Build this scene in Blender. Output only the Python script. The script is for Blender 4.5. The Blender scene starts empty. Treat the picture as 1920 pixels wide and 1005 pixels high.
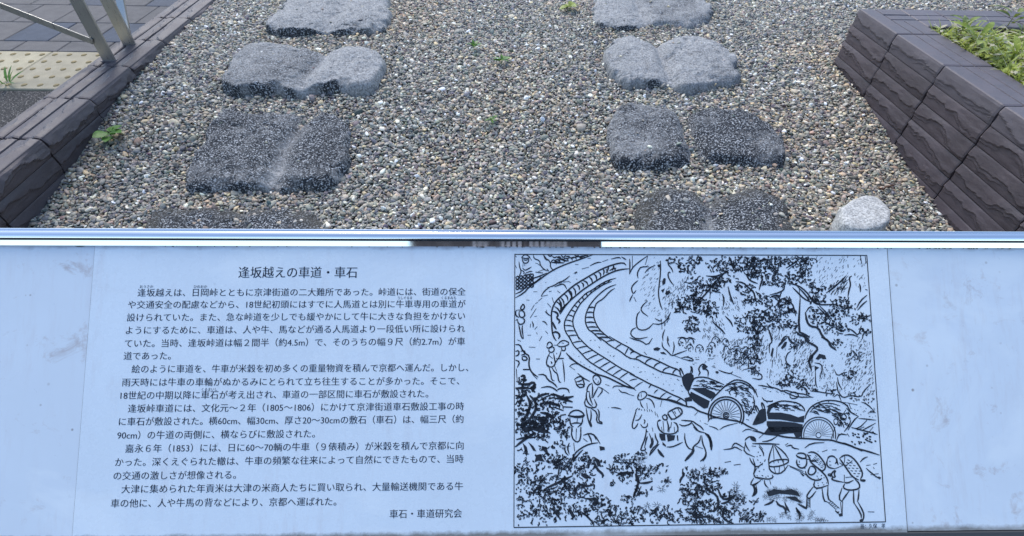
import bpy, bmesh, math, random
import numpy as np
from mathutils import Vector, Matrix, Euler
from mathutils.geometry import tessellate_polygon

random.seed(7)
rng = np.random.default_rng(11)
scene = bpy.context.scene
COL = scene.collection

# ------------------------------------------------------------------ camera
cam_data = bpy.data.cameras.new('camera')
cam = bpy.data.objects.new('camera', cam_data)
COL.objects.link(cam)
scene.camera = cam
cam_data.sensor_fit = 'HORIZONTAL'
cam_data.sensor_width = 36.0
cam_data.lens = 36.0 * 945.0 / 1920.0
cam_data.clip_start = 0.02
cam_data.clip_end = 1000.0
RW = Matrix(((0.99967354, -0.00160001, -0.02550009),
             (-0.01697258, 0.7044294, -0.7095711),
             (0.01909833, 0.70977226, 0.70417228)))   # columns: camera right, up, back in world
cam.matrix_world = RW.to_4x4()

# ------------------------------------------------------------------ light
world = bpy.data.worlds.new('World')
scene.world = world
world.use_nodes = True
wn = world.node_tree.nodes
bg = wn['Background']
sky = wn.new('ShaderNodeTexSky')
sky.sky_type = 'NISHITA'
sky.sun_disc = False
SUN_EL, SUN_AZ = 52.0, 20.0        # azimuth measured from +Y towards -X
sky.sun_elevation = math.radians(SUN_EL)
sky.sun_rotation = math.radians(-SUN_AZ)
sky.air_density = 1.0
sky.dust_density = 1.2
sky.ozone_density = 1.6
world.node_tree.links.new(sky.outputs[0], bg.inputs[0])
bg.inputs[1].default_value = 0.15
sun_d = bpy.data.lights.new('sun', 'SUN')
sun_d.energy = 1.3
sun_d.angle = math.radians(22)
sun_d.color = (1.0, 0.96, 0.9)
sun = bpy.data.objects.new('sun', sun_d)
COL.objects.link(sun)
_e, _a = math.radians(SUN_EL), math.radians(SUN_AZ)
sdir = Vector((-math.sin(_a) * math.cos(_e), math.cos(_a) * math.cos(_e), math.sin(_e)))
sun.rotation_euler = (-sdir).to_track_quat('-Z', 'Y').to_euler()
sun.location = sdir * 20
scene.view_settings.view_transform = 'Standard'
scene.view_settings.look = 'None'
scene.view_settings.exposure = 0.95
scene.view_settings.gamma = 1.0
scene.view_settings.use_curve_mapping = False
scene.cycles.max_bounces = 6

# ------------------------------------------------------------------ helpers
def tag(o, label=None, cat=None, group=None, kind=None):
    if label: o['label'] = label
    if cat: o['category'] = cat
    if group: o['group'] = group
    if kind: o['kind'] = kind
    return o

def empty(name, loc=(0, 0, 0)):
    o = bpy.data.objects.new(name, None)
    o.empty_display_size = 0.05
    COL.objects.link(o)
    o.location = loc
    return o

def link_mesh(name, me, parent=None, mat=None, smooth=False):
    o = bpy.data.objects.new(name, me)
    COL.objects.link(o)
    if parent is not None:
        o.parent = parent
        o.matrix_parent_inverse = parent.matrix_world.inverted() if False else Matrix.Translation(-Vector(parent.location))
    if mat is not None and len(me.materials) == 0:
        me.materials.append(mat)
    if smooth:
        me.polygons.foreach_set('use_smooth', [True] * len(me.polygons))
    return o

def mesh_from(name, verts, faces):
    me = bpy.data.meshes.new(name)
    me.from_pydata([tuple(map(float, v)) for v in verts], [], [tuple(map(int, f)) for f in faces])
    me.update()
    return me

class MB:
    def __init__(s): s.v = []; s.f = []
    def add(s, v, f):
        n = len(s.v); s.v += [tuple(map(float, p)) for p in v]; s.f += [tuple(int(i) + n for i in q) for q in f]
    def box(s, a, b):
        x0, y0, z0 = a; x1, y1, z1 = b
        s.add([(x0,y0,z0),(x1,y0,z0),(x1,y1,z0),(x0,y1,z0),(x0,y0,z1),(x1,y0,z1),(x1,y1,z1),(x0,y1,z1)],
              [(0,3,2,1),(4,5,6,7),(0,1,5,4),(1,2,6,5),(2,3,7,6),(3,0,4,7)])
    def mesh(s, name): return mesh_from(name, s.v, s.f)

def hash2(ix, iy, seed):
    h = (ix.astype(np.int64) * 374761393 + iy.astype(np.int64) * 668265263 + seed * 2147483647 * 31) & 0xffffffff
    h = ((h ^ (h >> 13)) * 1274126177) & 0xffffffff
    return ((h ^ (h >> 16)) & 0xffffff) / float(0xffffff)

def vnoise(x, y, seed=0):
    x = np.asarray(x, float); y = np.asarray(y, float)
    ix = np.floor(x).astype(np.int64); iy = np.floor(y).astype(np.int64)
    fx = x - ix; fy = y - iy
    fx = fx * fx * (3 - 2 * fx); fy = fy * fy * (3 - 2 * fy)
    a = hash2(ix, iy, seed); b = hash2(ix + 1, iy, seed); c = hash2(ix, iy + 1, seed); d = hash2(ix + 1, iy + 1, seed)
    return (a * (1 - fx) + b * fx) * (1 - fy) + (c * (1 - fx) + d * fx) * fy

def fbm(x, y, seed=0, oct=4):
    s = 0; a = 0.5; t = 0
    for k in range(oct):
        s = s + a * vnoise(np.asarray(x) * 2 ** k + 13.7 * k, np.asarray(y) * 2 ** k + 7.1 * k, seed + k)
        t += a; a *= 0.5
    return s / t

def sstep(a, b, x):
    t = np.clip((x - a) / (b - a), 0, 1)
    return t * t * (3 - 2 * t)

# pixel measurements of the photograph turned into real positions on real planes
FPX = 945.0
def ray(px, py):
    v = Vector(((px - 960) / FPX, -(py - 502.5) / FPX, -1.0))
    return RW @ v
def on_z(px, py, z):
    r = ray(px, py); return r * (z / r.z)
def on_x(px, py, x):
    r = ray(px, py); return r * (x / r.x)
def on_y(px, py, y):
    r = ray(px, py); return r * (y / r.y)

# ------------------------------------------------------------------ materials
class NT:
    def __init__(s, name, rough=0.8, metal=0.0, spec=0.5):
        s.m = bpy.data.materials.new(name); s.m.use_nodes = True
        s.t = s.m.node_tree; s.b = s.t.nodes['Principled BSDF']
        s.b.inputs['Roughness'].default_value = rough
        s.b.inputs['Metallic'].default_value = metal
        s.b.inputs['Specular IOR Level'].default_value = spec
    def n(s, typ, **kw):
        nd = s.t.nodes.new(typ)
        for k, v in kw.items():
            if k in nd.inputs: nd.inputs[k].default_value = v
            else: setattr(nd, k, v)
        return nd
    def l(s, a, b): s.t.links.new(a, b)
    def coords(s, kind='Object', scale=(1, 1, 1)):
        tc = s.n('ShaderNodeTexCoord'); mp = s.n('ShaderNodeMapping')
        mp.inputs['Scale'].default_value = scale
        s.l(tc.outputs[kind], mp.inputs[0]); return mp.outputs[0]
    def noise(s, vec, scale, detail=4, rough=0.6, dist=0.0):
        nd = s.n('ShaderNodeTexNoise'); nd.inputs['Scale'].default_value = scale
        nd.inputs['Detail'].default_value = detail; nd.inputs['Roughness'].default_value = rough
        nd.inputs['Distortion'].default_value = dist
        s.l(vec, nd.inputs['Vector']); return nd.outputs['Fac']
    def voro(s, vec, scale, out='Distance', feature='F1'):
        nd = s.n('ShaderNodeTexVoronoi'); nd.feature = feature
        nd.inputs['Scale'].default_value = scale; s.l(vec, nd.inputs['Vector']); return nd.outputs[out]
    def ramp(s, fac, stops, interp='LINEAR'):
        r = s.n('ShaderNodeValToRGB'); r.color_ramp.interpolation = interp
        el = r.color_ramp.elements
        while len(el) < len(stops): el.new(0.5)
        for e, (p, c) in zip(el, stops):
            e.position = p
            e.color = (c, c, c, 1) if isinstance(c, (int, float)) else (*c, 1)
        s.l(fac, r.inputs[0]); return r.outputs[0]
    def mix(s, fac, a, b, mode='MIX'):
        m = s.n('ShaderNodeMix'); m.data_type = 'RGBA'; m.blend_type = mode
        for sock, v in ((m.inputs[0], fac), (m.inputs[6], a), (m.inputs[7], b)):
            if isinstance(v, (int, float)): sock.default_value = v
            elif isinstance(v, tuple): sock.default_value = (*v, 1)
            else: s.l(v, sock)
        return m.outputs[2]
    def math(s, op, a, b=0.0, clamp=False):
        m = s.n('ShaderNodeMath'); m.operation = op; m.use_clamp = clamp
        for sock, v in ((m.inputs[0], a), (m.inputs[1], b)):
            if isinstance(v, (int, float)): sock.default_value = v
            else: s.l(v, sock)
        return m.outputs[0]
    def color(s, c):
        if isinstance(c, tuple): s.b.inputs['Base Color'].default_value = (*c, 1)
        else: s.l(c, s.b.inputs['Base Color'])
        return s
    def rough(s, r): s.l(r, s.b.inputs['Roughness']); return s
    def bump(s, h, strength=0.3, dist=0.002):
        b = s.n('ShaderNodeBump'); b.inputs['Strength'].default_value = strength
        b.inputs['Distance'].default_value = dist
        s.l(h, b.inputs['Height']); s.l(b.outputs[0], s.b.inputs['Normal']); return s

def mat_brick(name, c0, c1):
    t = NT(name, 0.78, spec=0.55)
    v = t.coords('Object')
    n1 = t.noise(v, 9, 5, 0.65); n2 = t.noise(v, 240, 3, 0.7)
    oi = t.n('ShaderNodeObjectInfo')
    col = t.mix(t.ramp(n1, [(0.3, 0.0), (0.72, 1.0)]), c0, c1)
    col = t.mix(t.ramp(t.noise(t.coords('Object', (1, 1, 3)), 4, 6, 0.7), [(0.55, 0.0), (0.75, 0.35)]), col, (0.16, 0.15, 0.145))
    col = t.mix(t.math('MULTIPLY', oi.outputs['Random'], 0.35), col, tuple(x * 1.35 for x in c1))
    col = t.mix(t.ramp(n2, [(0.58, 0.0), (0.78, 0.45)]), col, (0.2, 0.19, 0.19))
    col = t.mix(t.ramp(n2, [(0.2, 0.6), (0.42, 0.0)]), col, tuple(x * 0.4 for x in c0))
    t.color(col); t.rough(t.ramp(n1, [(0.3, 0.48), (0.8, 0.68)]))
    t.bump(t.math('ADD', t.math('MULTIPLY', n2, 0.7), t.noise(v, 60, 4)), 0.5, 0.0015)
    return t.m
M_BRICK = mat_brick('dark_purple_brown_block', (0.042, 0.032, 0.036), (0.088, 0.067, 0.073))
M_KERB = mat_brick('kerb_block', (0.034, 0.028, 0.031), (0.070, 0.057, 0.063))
M_COPING = mat_brick('coping_block', (0.062, 0.052, 0.058), (0.122, 0.103, 0.112))
t = NT('dark_mortar', 0.95); t.color((0.012, 0.011, 0.012)); M_MORTAR = t.m

def mat_granite():
    t = NT('weathered_granite', 0.88, spec=0.3)
    v = t.coords('Object'); vs = t.coords('Object', (1.0, 1.5, 1.0))
    at = t.n('ShaderNodeAttribute'); at.attribute_name = 'stain_shade'
    n1 = t.noise(v, 14, 6, 0.7); n2 = t.noise(v, 130, 4, 0.75)
    mot = t.noise(v, 45, 5, 0.7)
    light = t.mix(t.ramp(n2, [(0.36, 0.0), (0.64, 1.0)]), (0.15, 0.152, 0.15), (0.54, 0.54, 0.525))
    light = t.mix(t.ramp(mot, [(0.36, 0.55), (0.54, 0.0)]), light, (0.12, 0.125, 0.13))
    dark = t.mix(t.ramp(n2, [(0.35, 0.0), (0.75, 1.0)]), (0.010, 0.012, 0.015), (0.060, 0.066, 0.075))
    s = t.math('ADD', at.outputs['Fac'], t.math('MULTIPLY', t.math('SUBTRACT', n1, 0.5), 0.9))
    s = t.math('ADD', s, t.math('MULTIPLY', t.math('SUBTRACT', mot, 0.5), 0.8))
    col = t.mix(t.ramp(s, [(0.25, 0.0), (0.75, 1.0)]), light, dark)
    # pale feldspar flecks, thick on the stained faces
    f1 = t.noise(vs, 150, 2, 0.65); f2 = t.noise(v, 20, 3); f4 = t.noise(v, 95, 3, 0.7)
    fl = t.math('MULTIPLY', t.ramp(f1, [(0.545, 0.0), (0.585, 1.0)]), t.ramp(f2, [(0.3, 0.45), (0.6, 1.0)]))
    fl = t.math('MULTIPLY', fl, t.ramp(s, [(0.2, 0.35), (0.7, 1.0)]))
    col = t.mix(fl, col, (0.58, 0.60, 0.61))
    fl2 = t.math('MULTIPLY', t.ramp(f4, [(0.60, 0.0), (0.66, 1.0)]), t.ramp(f2, [(0.35, 0.2), (0.65, 0.8)]))
    col = t.mix(fl2, col, (0.42, 0.44, 0.45))
    dk = t.ramp(t.noise(vs, 140, 3, 0.7, 0.3), [(0.33, 0.75), (0.40, 0.0)])
    col = t.mix(dk, col, (0.03, 0.032, 0.036))
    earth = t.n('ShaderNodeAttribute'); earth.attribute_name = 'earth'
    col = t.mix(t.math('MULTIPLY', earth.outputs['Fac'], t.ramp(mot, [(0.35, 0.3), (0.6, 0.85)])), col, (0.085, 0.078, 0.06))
    t.color(col)
    t.bump(t.math('ADD', t.math('MULTIPLY', n2, 1.0), t.math('MULTIPLY', fl, 0.5)), 0.9, 0.004)
    return t.m
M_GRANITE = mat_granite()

t = NT('pebble', 0.62, spec=0.3)
at = t.n('ShaderNodeAttribute'); at.attribute_type = 'INSTANCER'; at.attribute_name = 'pcol'
v = t.coords('Object')
col = t.mix(t.ramp(t.noise(v, 1.6, 5, 0.7), [(0.3, 0.0), (0.7, 1.0)]), at.outputs['Color'], (0.30, 0.29, 0.27), 'OVERLAY')
t.color(col); t.bump(t.noise(v, 3.0, 4), 0.3, 0.001)
M_PEBBLE = t.m

t = NT('gravel_bed', 0.95)
v = t.coords('Object'); vv = t.voro(v, 85, 'Color')
t.color(t.mix(t.ramp(t.voro(v, 85), [(0.2, 0.0), (0.7, 1.0)]), t.ramp(vv, [(0.2, (0.06, 0.058, 0.05)), (0.8, (0.22, 0.21, 0.19))]), (0.02, 0.018, 0.016)))
t.bump(t.math('SUBTRACT', 1.0, t.voro(v, 85)), 1.0, 0.006)
M_BED = t.m

t = NT('exposed_aggregate', 0.9)
v = t.coords('Object'); vc = t.voro(v, 170, 'Color')
t.color(t.mix(t.ramp(t.voro(v, 170), [(0.25, 0.0), (0.6, 1.0)]), t.ramp(vc, [(0.15, (0.035, 0.033, 0.032)), (0.5, (0.10, 0.092, 0.088)), (0.85, (0.30, 0.28, 0.26))]), (0.018, 0.017, 0.017)))
t.bump(t.math('SUBTRACT', 1.0, t.voro(v, 170)), 1.0, 0.004)
M_AGG = t.m

t = NT('ground_asphalt', 0.92)
v = t.coords('Object')
t.color(t.mix(t.noise(v, 120, 4), (0.035, 0.035, 0.035), (0.075, 0.073, 0.07))); t.bump(t.noise(v, 200, 3), 0.6, 0.003)
M_GROUND = t.m

def mat_paver(name, c0, c1):
    t = NT(name, 0.85, spec=0.3); v = t.coords('Object')
    n = t.noise(v, 260, 3, 0.7); m = t.noise(v, 18, 4)
    col = t.mix(t.ramp(n, [(0.3, 0.0), (0.7, 1.0)]), c0, c1)
    col = t.mix(t.ramp(m, [(0.35, 0.35), (0.65, 0.0)]), col, tuple(x * 0.55 for x in c0))
    oi = t.n('ShaderNodeObjectInfo')
    col = t.mix(t.math('MULTIPLY', oi.outputs['Random'], 0.3), col, (0.17, 0.155, 0.145))
    t.color(col); t.bump(n, 0.6, 0.0015); return t.m
M_PAVG = mat_paver('grey_paver', (0.085, 0.082, 0.082), (0.19, 0.182, 0.178))
M_PAVB = mat_paver('blue_grey_paver', (0.042, 0.054, 0.078), (0.10, 0.122, 0.16))
M_YEL = mat_paver('tactile_cream', (0.38, 0.335, 0.22), (0.54, 0.48, 0.34))
t = NT('tactile_dome_worn', 0.85); v = t.coords('Object')
t.color(t.mix(t.noise(v, 120, 3), (0.20, 0.155, 0.07), (0.34, 0.27, 0.14))); M_DOME = t.m

t = NT('brushed_stainless', 0.32, metal=1.0); v = t.coords('Object', (1, 1, 0.04))
n = t.noise(v, 500, 3); t.color(t.mix(t.noise(t.coords('Object'), 9, 4), (0.42, 0.42, 0.40), (0.55, 0.55, 0.53)))
t.rough(t.ramp(n, [(0.3, 0.25), (0.7, 0.42)])); M_STEEL = t.m

t = NT('anodised_aluminium', 0.2, metal=1.0); v = t.coords('Object', (0.03, 1, 1))
t.color(t.mix(t.noise(t.coords('Object', (0.3, 1, 1)), 12, 4), (0.84, 0.85, 0.87), (0.93, 0.94, 0.95)))
t.rough(t.ramp(t.noise(v, 400, 3), [(0.3, 0.10), (0.7, 0.2)])); M_ALU = t.m
t = NT('dark_seal', 0.8); t.color((0.05, 0.055, 0.06)); M_SEAL = t.m

def mat_board(name, base, dirt_amt, rough0):
    """white laminate, weathered: faint clouding, specks, streaks of washed-down dirt and grime at its lower edge, plus painted cloud reflections"""
    t = NT(name, rough0, spec=0.5)
    v = t.coords('Object'); vs = t.coords('Object', (3.0, 0.5, 1))
    cl = t.noise(v, 5, 5, 0.65); fine = t.noise(v, 60, 5, 0.7)
    col = t.mix(t.ramp(cl, [(0.35, 0.5), (0.62, 0.0)]), base, tuple(x * 0.90 for x in base))
    col = t.mix(t.math('MULTIPLY', t.ramp(t.noise(vs, 26, 5, 0.7), [(0.50, 0.0), (0.75, 0.45)]), t.ramp(cl, [(0.4, 0.0), (0.6, 1.0)])), col, (0.52, 0.50, 0.52))
    sp = t.math('MULTIPLY', t.ramp(t.voro(v, 70), [(0.06, 1.0), (0.16, 0.0)]), t.ramp(t.voro(v, 70, 'Color'), [(0.68, 0.0), (0.74, 1.0)]))
    sp = t.math('MULTIPLY', sp, t.ramp(t.noise(v, 12, 3), [(0.45, 0.0), (0.6, 1.0)]))
    col = t.mix(t.math('MULTIPLY', sp, dirt_amt), col, (0.18, 0.15, 0.14))
    sm = t.ramp(t.noise(v, 22, 6, 0.75, 0.6), [(0.57, 0.0), (0.70, 0.8)])
    col = t.mix(t.math('MULTIPLY', sm, dirt_amt * 0.6), col, (0.42, 0.38, 0.38))
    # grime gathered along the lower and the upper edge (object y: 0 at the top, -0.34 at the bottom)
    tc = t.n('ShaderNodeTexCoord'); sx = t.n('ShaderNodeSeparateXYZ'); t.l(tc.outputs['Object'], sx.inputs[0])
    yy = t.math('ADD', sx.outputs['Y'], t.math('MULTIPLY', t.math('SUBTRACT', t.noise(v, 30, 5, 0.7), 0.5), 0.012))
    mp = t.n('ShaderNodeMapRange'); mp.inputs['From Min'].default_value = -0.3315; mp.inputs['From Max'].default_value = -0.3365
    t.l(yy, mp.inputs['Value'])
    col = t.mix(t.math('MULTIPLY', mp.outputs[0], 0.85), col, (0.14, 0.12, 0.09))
    mq = t.n('ShaderNodeMapRange'); mq.inputs['From Min'].default_value = -0.0035; mq.inputs['From Max'].default_value = 0.0015
    t.l(yy, mq.inputs['Value'])
    col = t.mix(t.math('MULTIPLY', mq.outputs[0], 0.6), col, (0.16, 0.15, 0.16))
    sky_glare = t.ramp(t.noise(t.coords('Object', (1, 1.6, 1)), 3.2, 6, 0.62, 0.8), [(0.50, 0.0), (0.58, 0.35), (0.70, 0.6)])
    col = t.mix(sky_glare, col, (0.80, 0.86, 0.88))  # cloud reflections painted into the colour as pale patches
    scr = t.math('MULTIPLY', t.ramp(t.noise(t.coords('Object', (1, 14, 1)), 16, 2, 0.5, 2.0), [(0.640, 0.0), (0.646, 1.0), (0.652, 0.0)]), t.ramp(t.noise(v, 4, 2), [(0.5, 0.0), (0.65, 0.5)]))
    col = t.mix(scr, col, (0.88, 0.90, 0.92))
    t.color(col)
    t.rough(t.ramp(fine, [(0.3, rough0 * 0.75), (0.7, rough0 * 1.35)]))
    t.bump(t.noise(v, 3, 2), 0.15, 0.004)
    return t.m
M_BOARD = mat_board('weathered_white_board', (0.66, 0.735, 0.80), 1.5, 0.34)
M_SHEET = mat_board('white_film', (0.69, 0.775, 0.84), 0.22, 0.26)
t = NT('print_ink', 0.35); t.color((0.014, 0.016, 0.022)); M_INK = t.m
t = NT('print_text_ink', 0.35); t.color((0.012, 0.016, 0.03)); M_TEXT = t.m
t = NT('grime', 0.9); t.color((0.06, 0.045, 0.03)); M_GRIME = t.m
t = NT('soil', 0.95); v = t.coords('Object')
t.color(t.mix(t.noise(v, 30, 6, 0.7), (0.03, 0.022, 0.014), (0.10, 0.075, 0.05))); t.bump(t.noise(v, 60, 5), 1.0, 0.012); M_SOIL = t.m

def mat_leaf(name, c0, c1, rnd=0.5):
    t = NT(name, 0.45, spec=0.4); v = t.coords('Object')
    at = t.n('ShaderNodeAttribute'); at.attribute_name = 'leafcol'
    oi = t.n('ShaderNodeObjectInfo')
    f = t.math('ADD', t.math('MULTIPLY', at.outputs['Fac'], 1.0), t.math('MULTIPLY', oi.outputs['Random'], 0.3))
    col = t.mix(t.ramp(f, [(0.1, 0.0), (1.1, 1.0)]), c0, c1)
    col = t.mix(t.ramp(t.noise(v, 50, 4), [(0.4, 0.0), (0.8, rnd)]), col, tuple(x * 1.5 for x in c1))
    col = t.mix(t.ramp(f, [(0.95, 0.0), (1.0, 1.0)]), col, (0.62, 0.56, 0.40)) if name == 'yellow_green_grass' else col
    t.color(col)
    t.b.inputs['Transmission Weight'].default_value = 0.0
    t.b.inputs['Subsurface Weight'].default_value = 0.0
    tr = t.n('ShaderNodeBsdfTranslucent'); t.l(col, tr.inputs[0])
    mx = t.n('ShaderNodeMixShader'); mx.inputs[0].default_value = 0.3
    out = t.t.nodes['Material Output']
    t.l(t.b.outputs[0], mx.inputs[1]); t.l(tr.outputs[0], mx.inputs[2]); t.l(mx.outputs[0], out.inputs[0])
    return t.m
M_GRASS = mat_leaf('yellow_green_grass', (0.07, 0.11, 0.015), (0.50, 0.56, 0.12))
M_LEAF = mat_leaf('green_leaf', (0.07, 0.18, 0.03), (0.20, 0.38, 0.07))
M_LIME = mat_leaf('lime_leaf', (0.20, 0.27, 0.04), (0.50, 0.52, 0.10))
t = NT('dry_twig', 0.9); v = t.coords('Object'); t.color(t.mix(t.noise(v, 80, 4), (0.05, 0.025, 0.015), (0.16, 0.08, 0.05))); M_TWIG = t.m

# ------------------------------------------------------------------ ground profile
GY = np.array([0.5, 1.1, 1.31, 1.45, 1.6, 1.75, 1.85, 2.05, 2.35, 2.7, 3.2, 6.0])
GZ = np.array([-1.16, -1.135, -1.11, -1.09, -1.068, -1.04, -1.015, -0.985, -0.963, -0.946, -0.935, -0.93])
def ground_z(x, y):
    z = np.interp(y, GY, GZ)
    return z + 0.016 * (fbm(np.asarray(x) * 2.2, np.asarray(y) * 2.2, 3, 3) - 0.5)

g = mesh_from('ground', [(-200, -200, -1.25), (200, -200, -1.25), (200, 200, -1.25), (-200, 200, -1.25)], [(0, 1, 2, 3)])
tag(link_mesh('ground', g, None, M_GROUND), kind='structure')

def grid_mesh(name, xs, ys, zf):
    X, Y = np.meshgrid(xs, ys)
    Z = zf(X, Y)
    nx, ny = len(xs), len(ys)
    v = np.stack([X.ravel(), Y.ravel(), Z.ravel()], 1)
    i = np.arange((ny - 1) * (nx - 1)); r = i // (nx - 1); c = i % (nx - 1)
    a = r * nx + c
    f = np.stack([a, a + 1, a + nx + 1, a + nx], 1)
    return mesh_from(name, v, f)
me = grid_mesh('gravel_bed', np.linspace(-1.5755, 6, 130), np.linspace(0.55, 6, 100), lambda X, Y: ground_z(X, Y) - 0.010)
tag(link_mesh('gravel_bed', me, None, M_BED, True), kind='structure')

# ------------------------------------------------------------------ cart stones
def poly_sdf(px, py, poly):
    """signed distance, positive inside"""
    P = np.array(poly); Q = np.roll(P, -1, 0)
    d = np.full(px.shape, 1e9); inside = np.zeros(px.shape, bool)
    for (ax, ay), (bx, by) in zip(P, Q):
        ex, ey = bx - ax, by - ay
        t_ = np.clip(((px - ax) * ex + (py - ay) * ey) / (ex * ex + ey * ey + 1e-12), 0, 1)
        d = np.minimum(d, np.hypot(px - ax - t_ * ex, py - ay - t_ * ey))
        c = ((ay > py) != (by > py)) & (px < (bx - ax) * (py - ay) / (by - ay + 1e-12) + ax)
        inside ^= c
    return np.where(inside, d, -d)

def smooth_poly(p, it=2):
    for _ in range(it):
        q = []
        for a, b in zip(p, p[1:] + p[:1]):
            q += [(a[0] * .75 + b[0] * .25, a[1] * .75 + b[1] * .25), (a[0] * .25 + b[0] * .75, a[1] * .25 + b[1] * .75)]
        p = q
    return p

STONES = [
 # name key, outline px, height over gravel, groove px (a,b), groove depth, groove width, stain(base,left,right), edge round
 dict(k='L1', o=[(493,44),(500,30),(528,5),(548,-22),(600,-32),(700,-32),(727,-10),(735,10),(727,42),(700,53),(640,54),(600,56),(560,53),(510,55)],
      h=0.045, g=((668,-30),(606,58)), gd=0.016, gw=0.035, st=(0.10, 0.0, 0.0), er=0.012),
 dict(k='L2', o=[(412,138),(425,108),(448,80),(490,72),(560,83),(600,86),(625,80),(690,80),(722,97),(716,125),(698,152),(686,162),(600,158),(556,168),(500,158),(415,162)],
      h=0.050, g=((622,82),(552,172)), gd=0.024, gw=0.04, st=(0.33, 0.12, -0.22), er=0.018),
 dict(k='L3', o=[(346,335),(352,310),(372,250),(392,205),(420,192),(500,196),(560,203),(590,196),(630,206),(664,228),(658,262),(650,300),(622,344),(580,342),(512,346),(470,340),(400,352),(352,350)],
      h=0.040, g=((574,196),(500,350)), gd=0.030, gw=0.040, st=(0.64, 0.0, 0.06), er=0.02),
 dict(k='L4', o=[(255,470),(268,410),(290,388),(340,378),(430,378),(470,384),(540,378),(590,390),(622,414),(640,470)],
      h=0.026, g=((462,372),(430,470)), gd=0.014, gw=0.03, st=(0.95, 0.0, 0.0), er=0.03),
 dict(k='R1', o=[(1106,15),(1118,-15),(1150,-32),(1290,-32),(1325,-12),(1342,12),(1325,38),(1280,46),(1240,40),(1205,46),(1150,50),(1115,38)],
      h=0.036, g=((1180,-32),(1215,52)), gd=0.018, gw=0.035, st=(0.22, -0.12, 0.10), er=0.02),
 dict(k='R2', o=[(1130,100),(1139,76),(1160,62),(1200,61),(1236,76),(1262,63),(1310,62),(1368,82),(1387,112),(1390,148),(1340,152),(1290,166),(1252,152),(1200,149),(1178,155),(1150,134)],
      h=0.044, g=((1232,66),(1262,170)), gd=0.026, gw=0.03, st=(0.20, 0.0, 0.04), er=0.016),
 dict(k='R3', o=[(1143,250),(1147,215),(1160,186),(1190,180),(1240,188),(1275,204),(1300,200),(1340,192),(1380,194),(1430,214),(1468,244),(1482,285),(1466,306),(1400,298),(1340,296),(1290,304),(1200,307),(1150,298)],
      h=0.040, g=((1277,186),(1312,306)), gd=0.044, gw=0.026, st=(0.62, -0.10, 0.14), er=0.022),
 dict(k='R4', o=[(1192,470),(1190,400),(1202,362),(1232,343),(1290,345),(1325,356),(1370,346),(1430,345),(1478,372),(1498,410),(1505,470)],
      h=0.036, g=((1322,340),(1345,470)), gd=0.020, gw=0.035, st=(0.80, 0.0, 0.02), er=0.03),
]
def prep_stone(s, seed):
    ys = [p[1] for p in s['o']]
    base = [on_z(p[0], p[1], -1.0) for p in s['o']]
    # iterate onto the local gravel height + stone height
    pts = []
    for p in s['o']:
        q = on_z(p[0], p[1], -1.0)
        for _ in range(6):
            q = on_z(p[0], p[1], float(np.interp(q.y, GY, GZ)) + s['h'])
        pts.append((q.x, q.y))
    s['poly'] = smooth_poly(pts, 1)
    ga = on_z(*s['g'][0], float(np.interp(3, GY, GZ)));
    def gp(p):
        q = on_z(p[0], p[1], -1.0)
        for _ in range(6): q = on_z(p[0], p[1], float(np.interp(q.y, GY, GZ)) + s['h'])
        return np.array((q.x, q.y))
    s['ga'], s['gb'] = gp(s['g'][0]), gp(s['g'][1])
    s['cx'] = np.mean([p[0] for p in pts]); s['cy'] = np.mean([p[1] for p in pts])
    s['seed'] = seed
def rid_of(s, X, Y):
    return np.abs(fbm(X * 11 + 0.5 * fbm(X * 9, Y * 9, 3, 2), Y * 11, s['seed'] + 50, 3) - 0.5)
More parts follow.
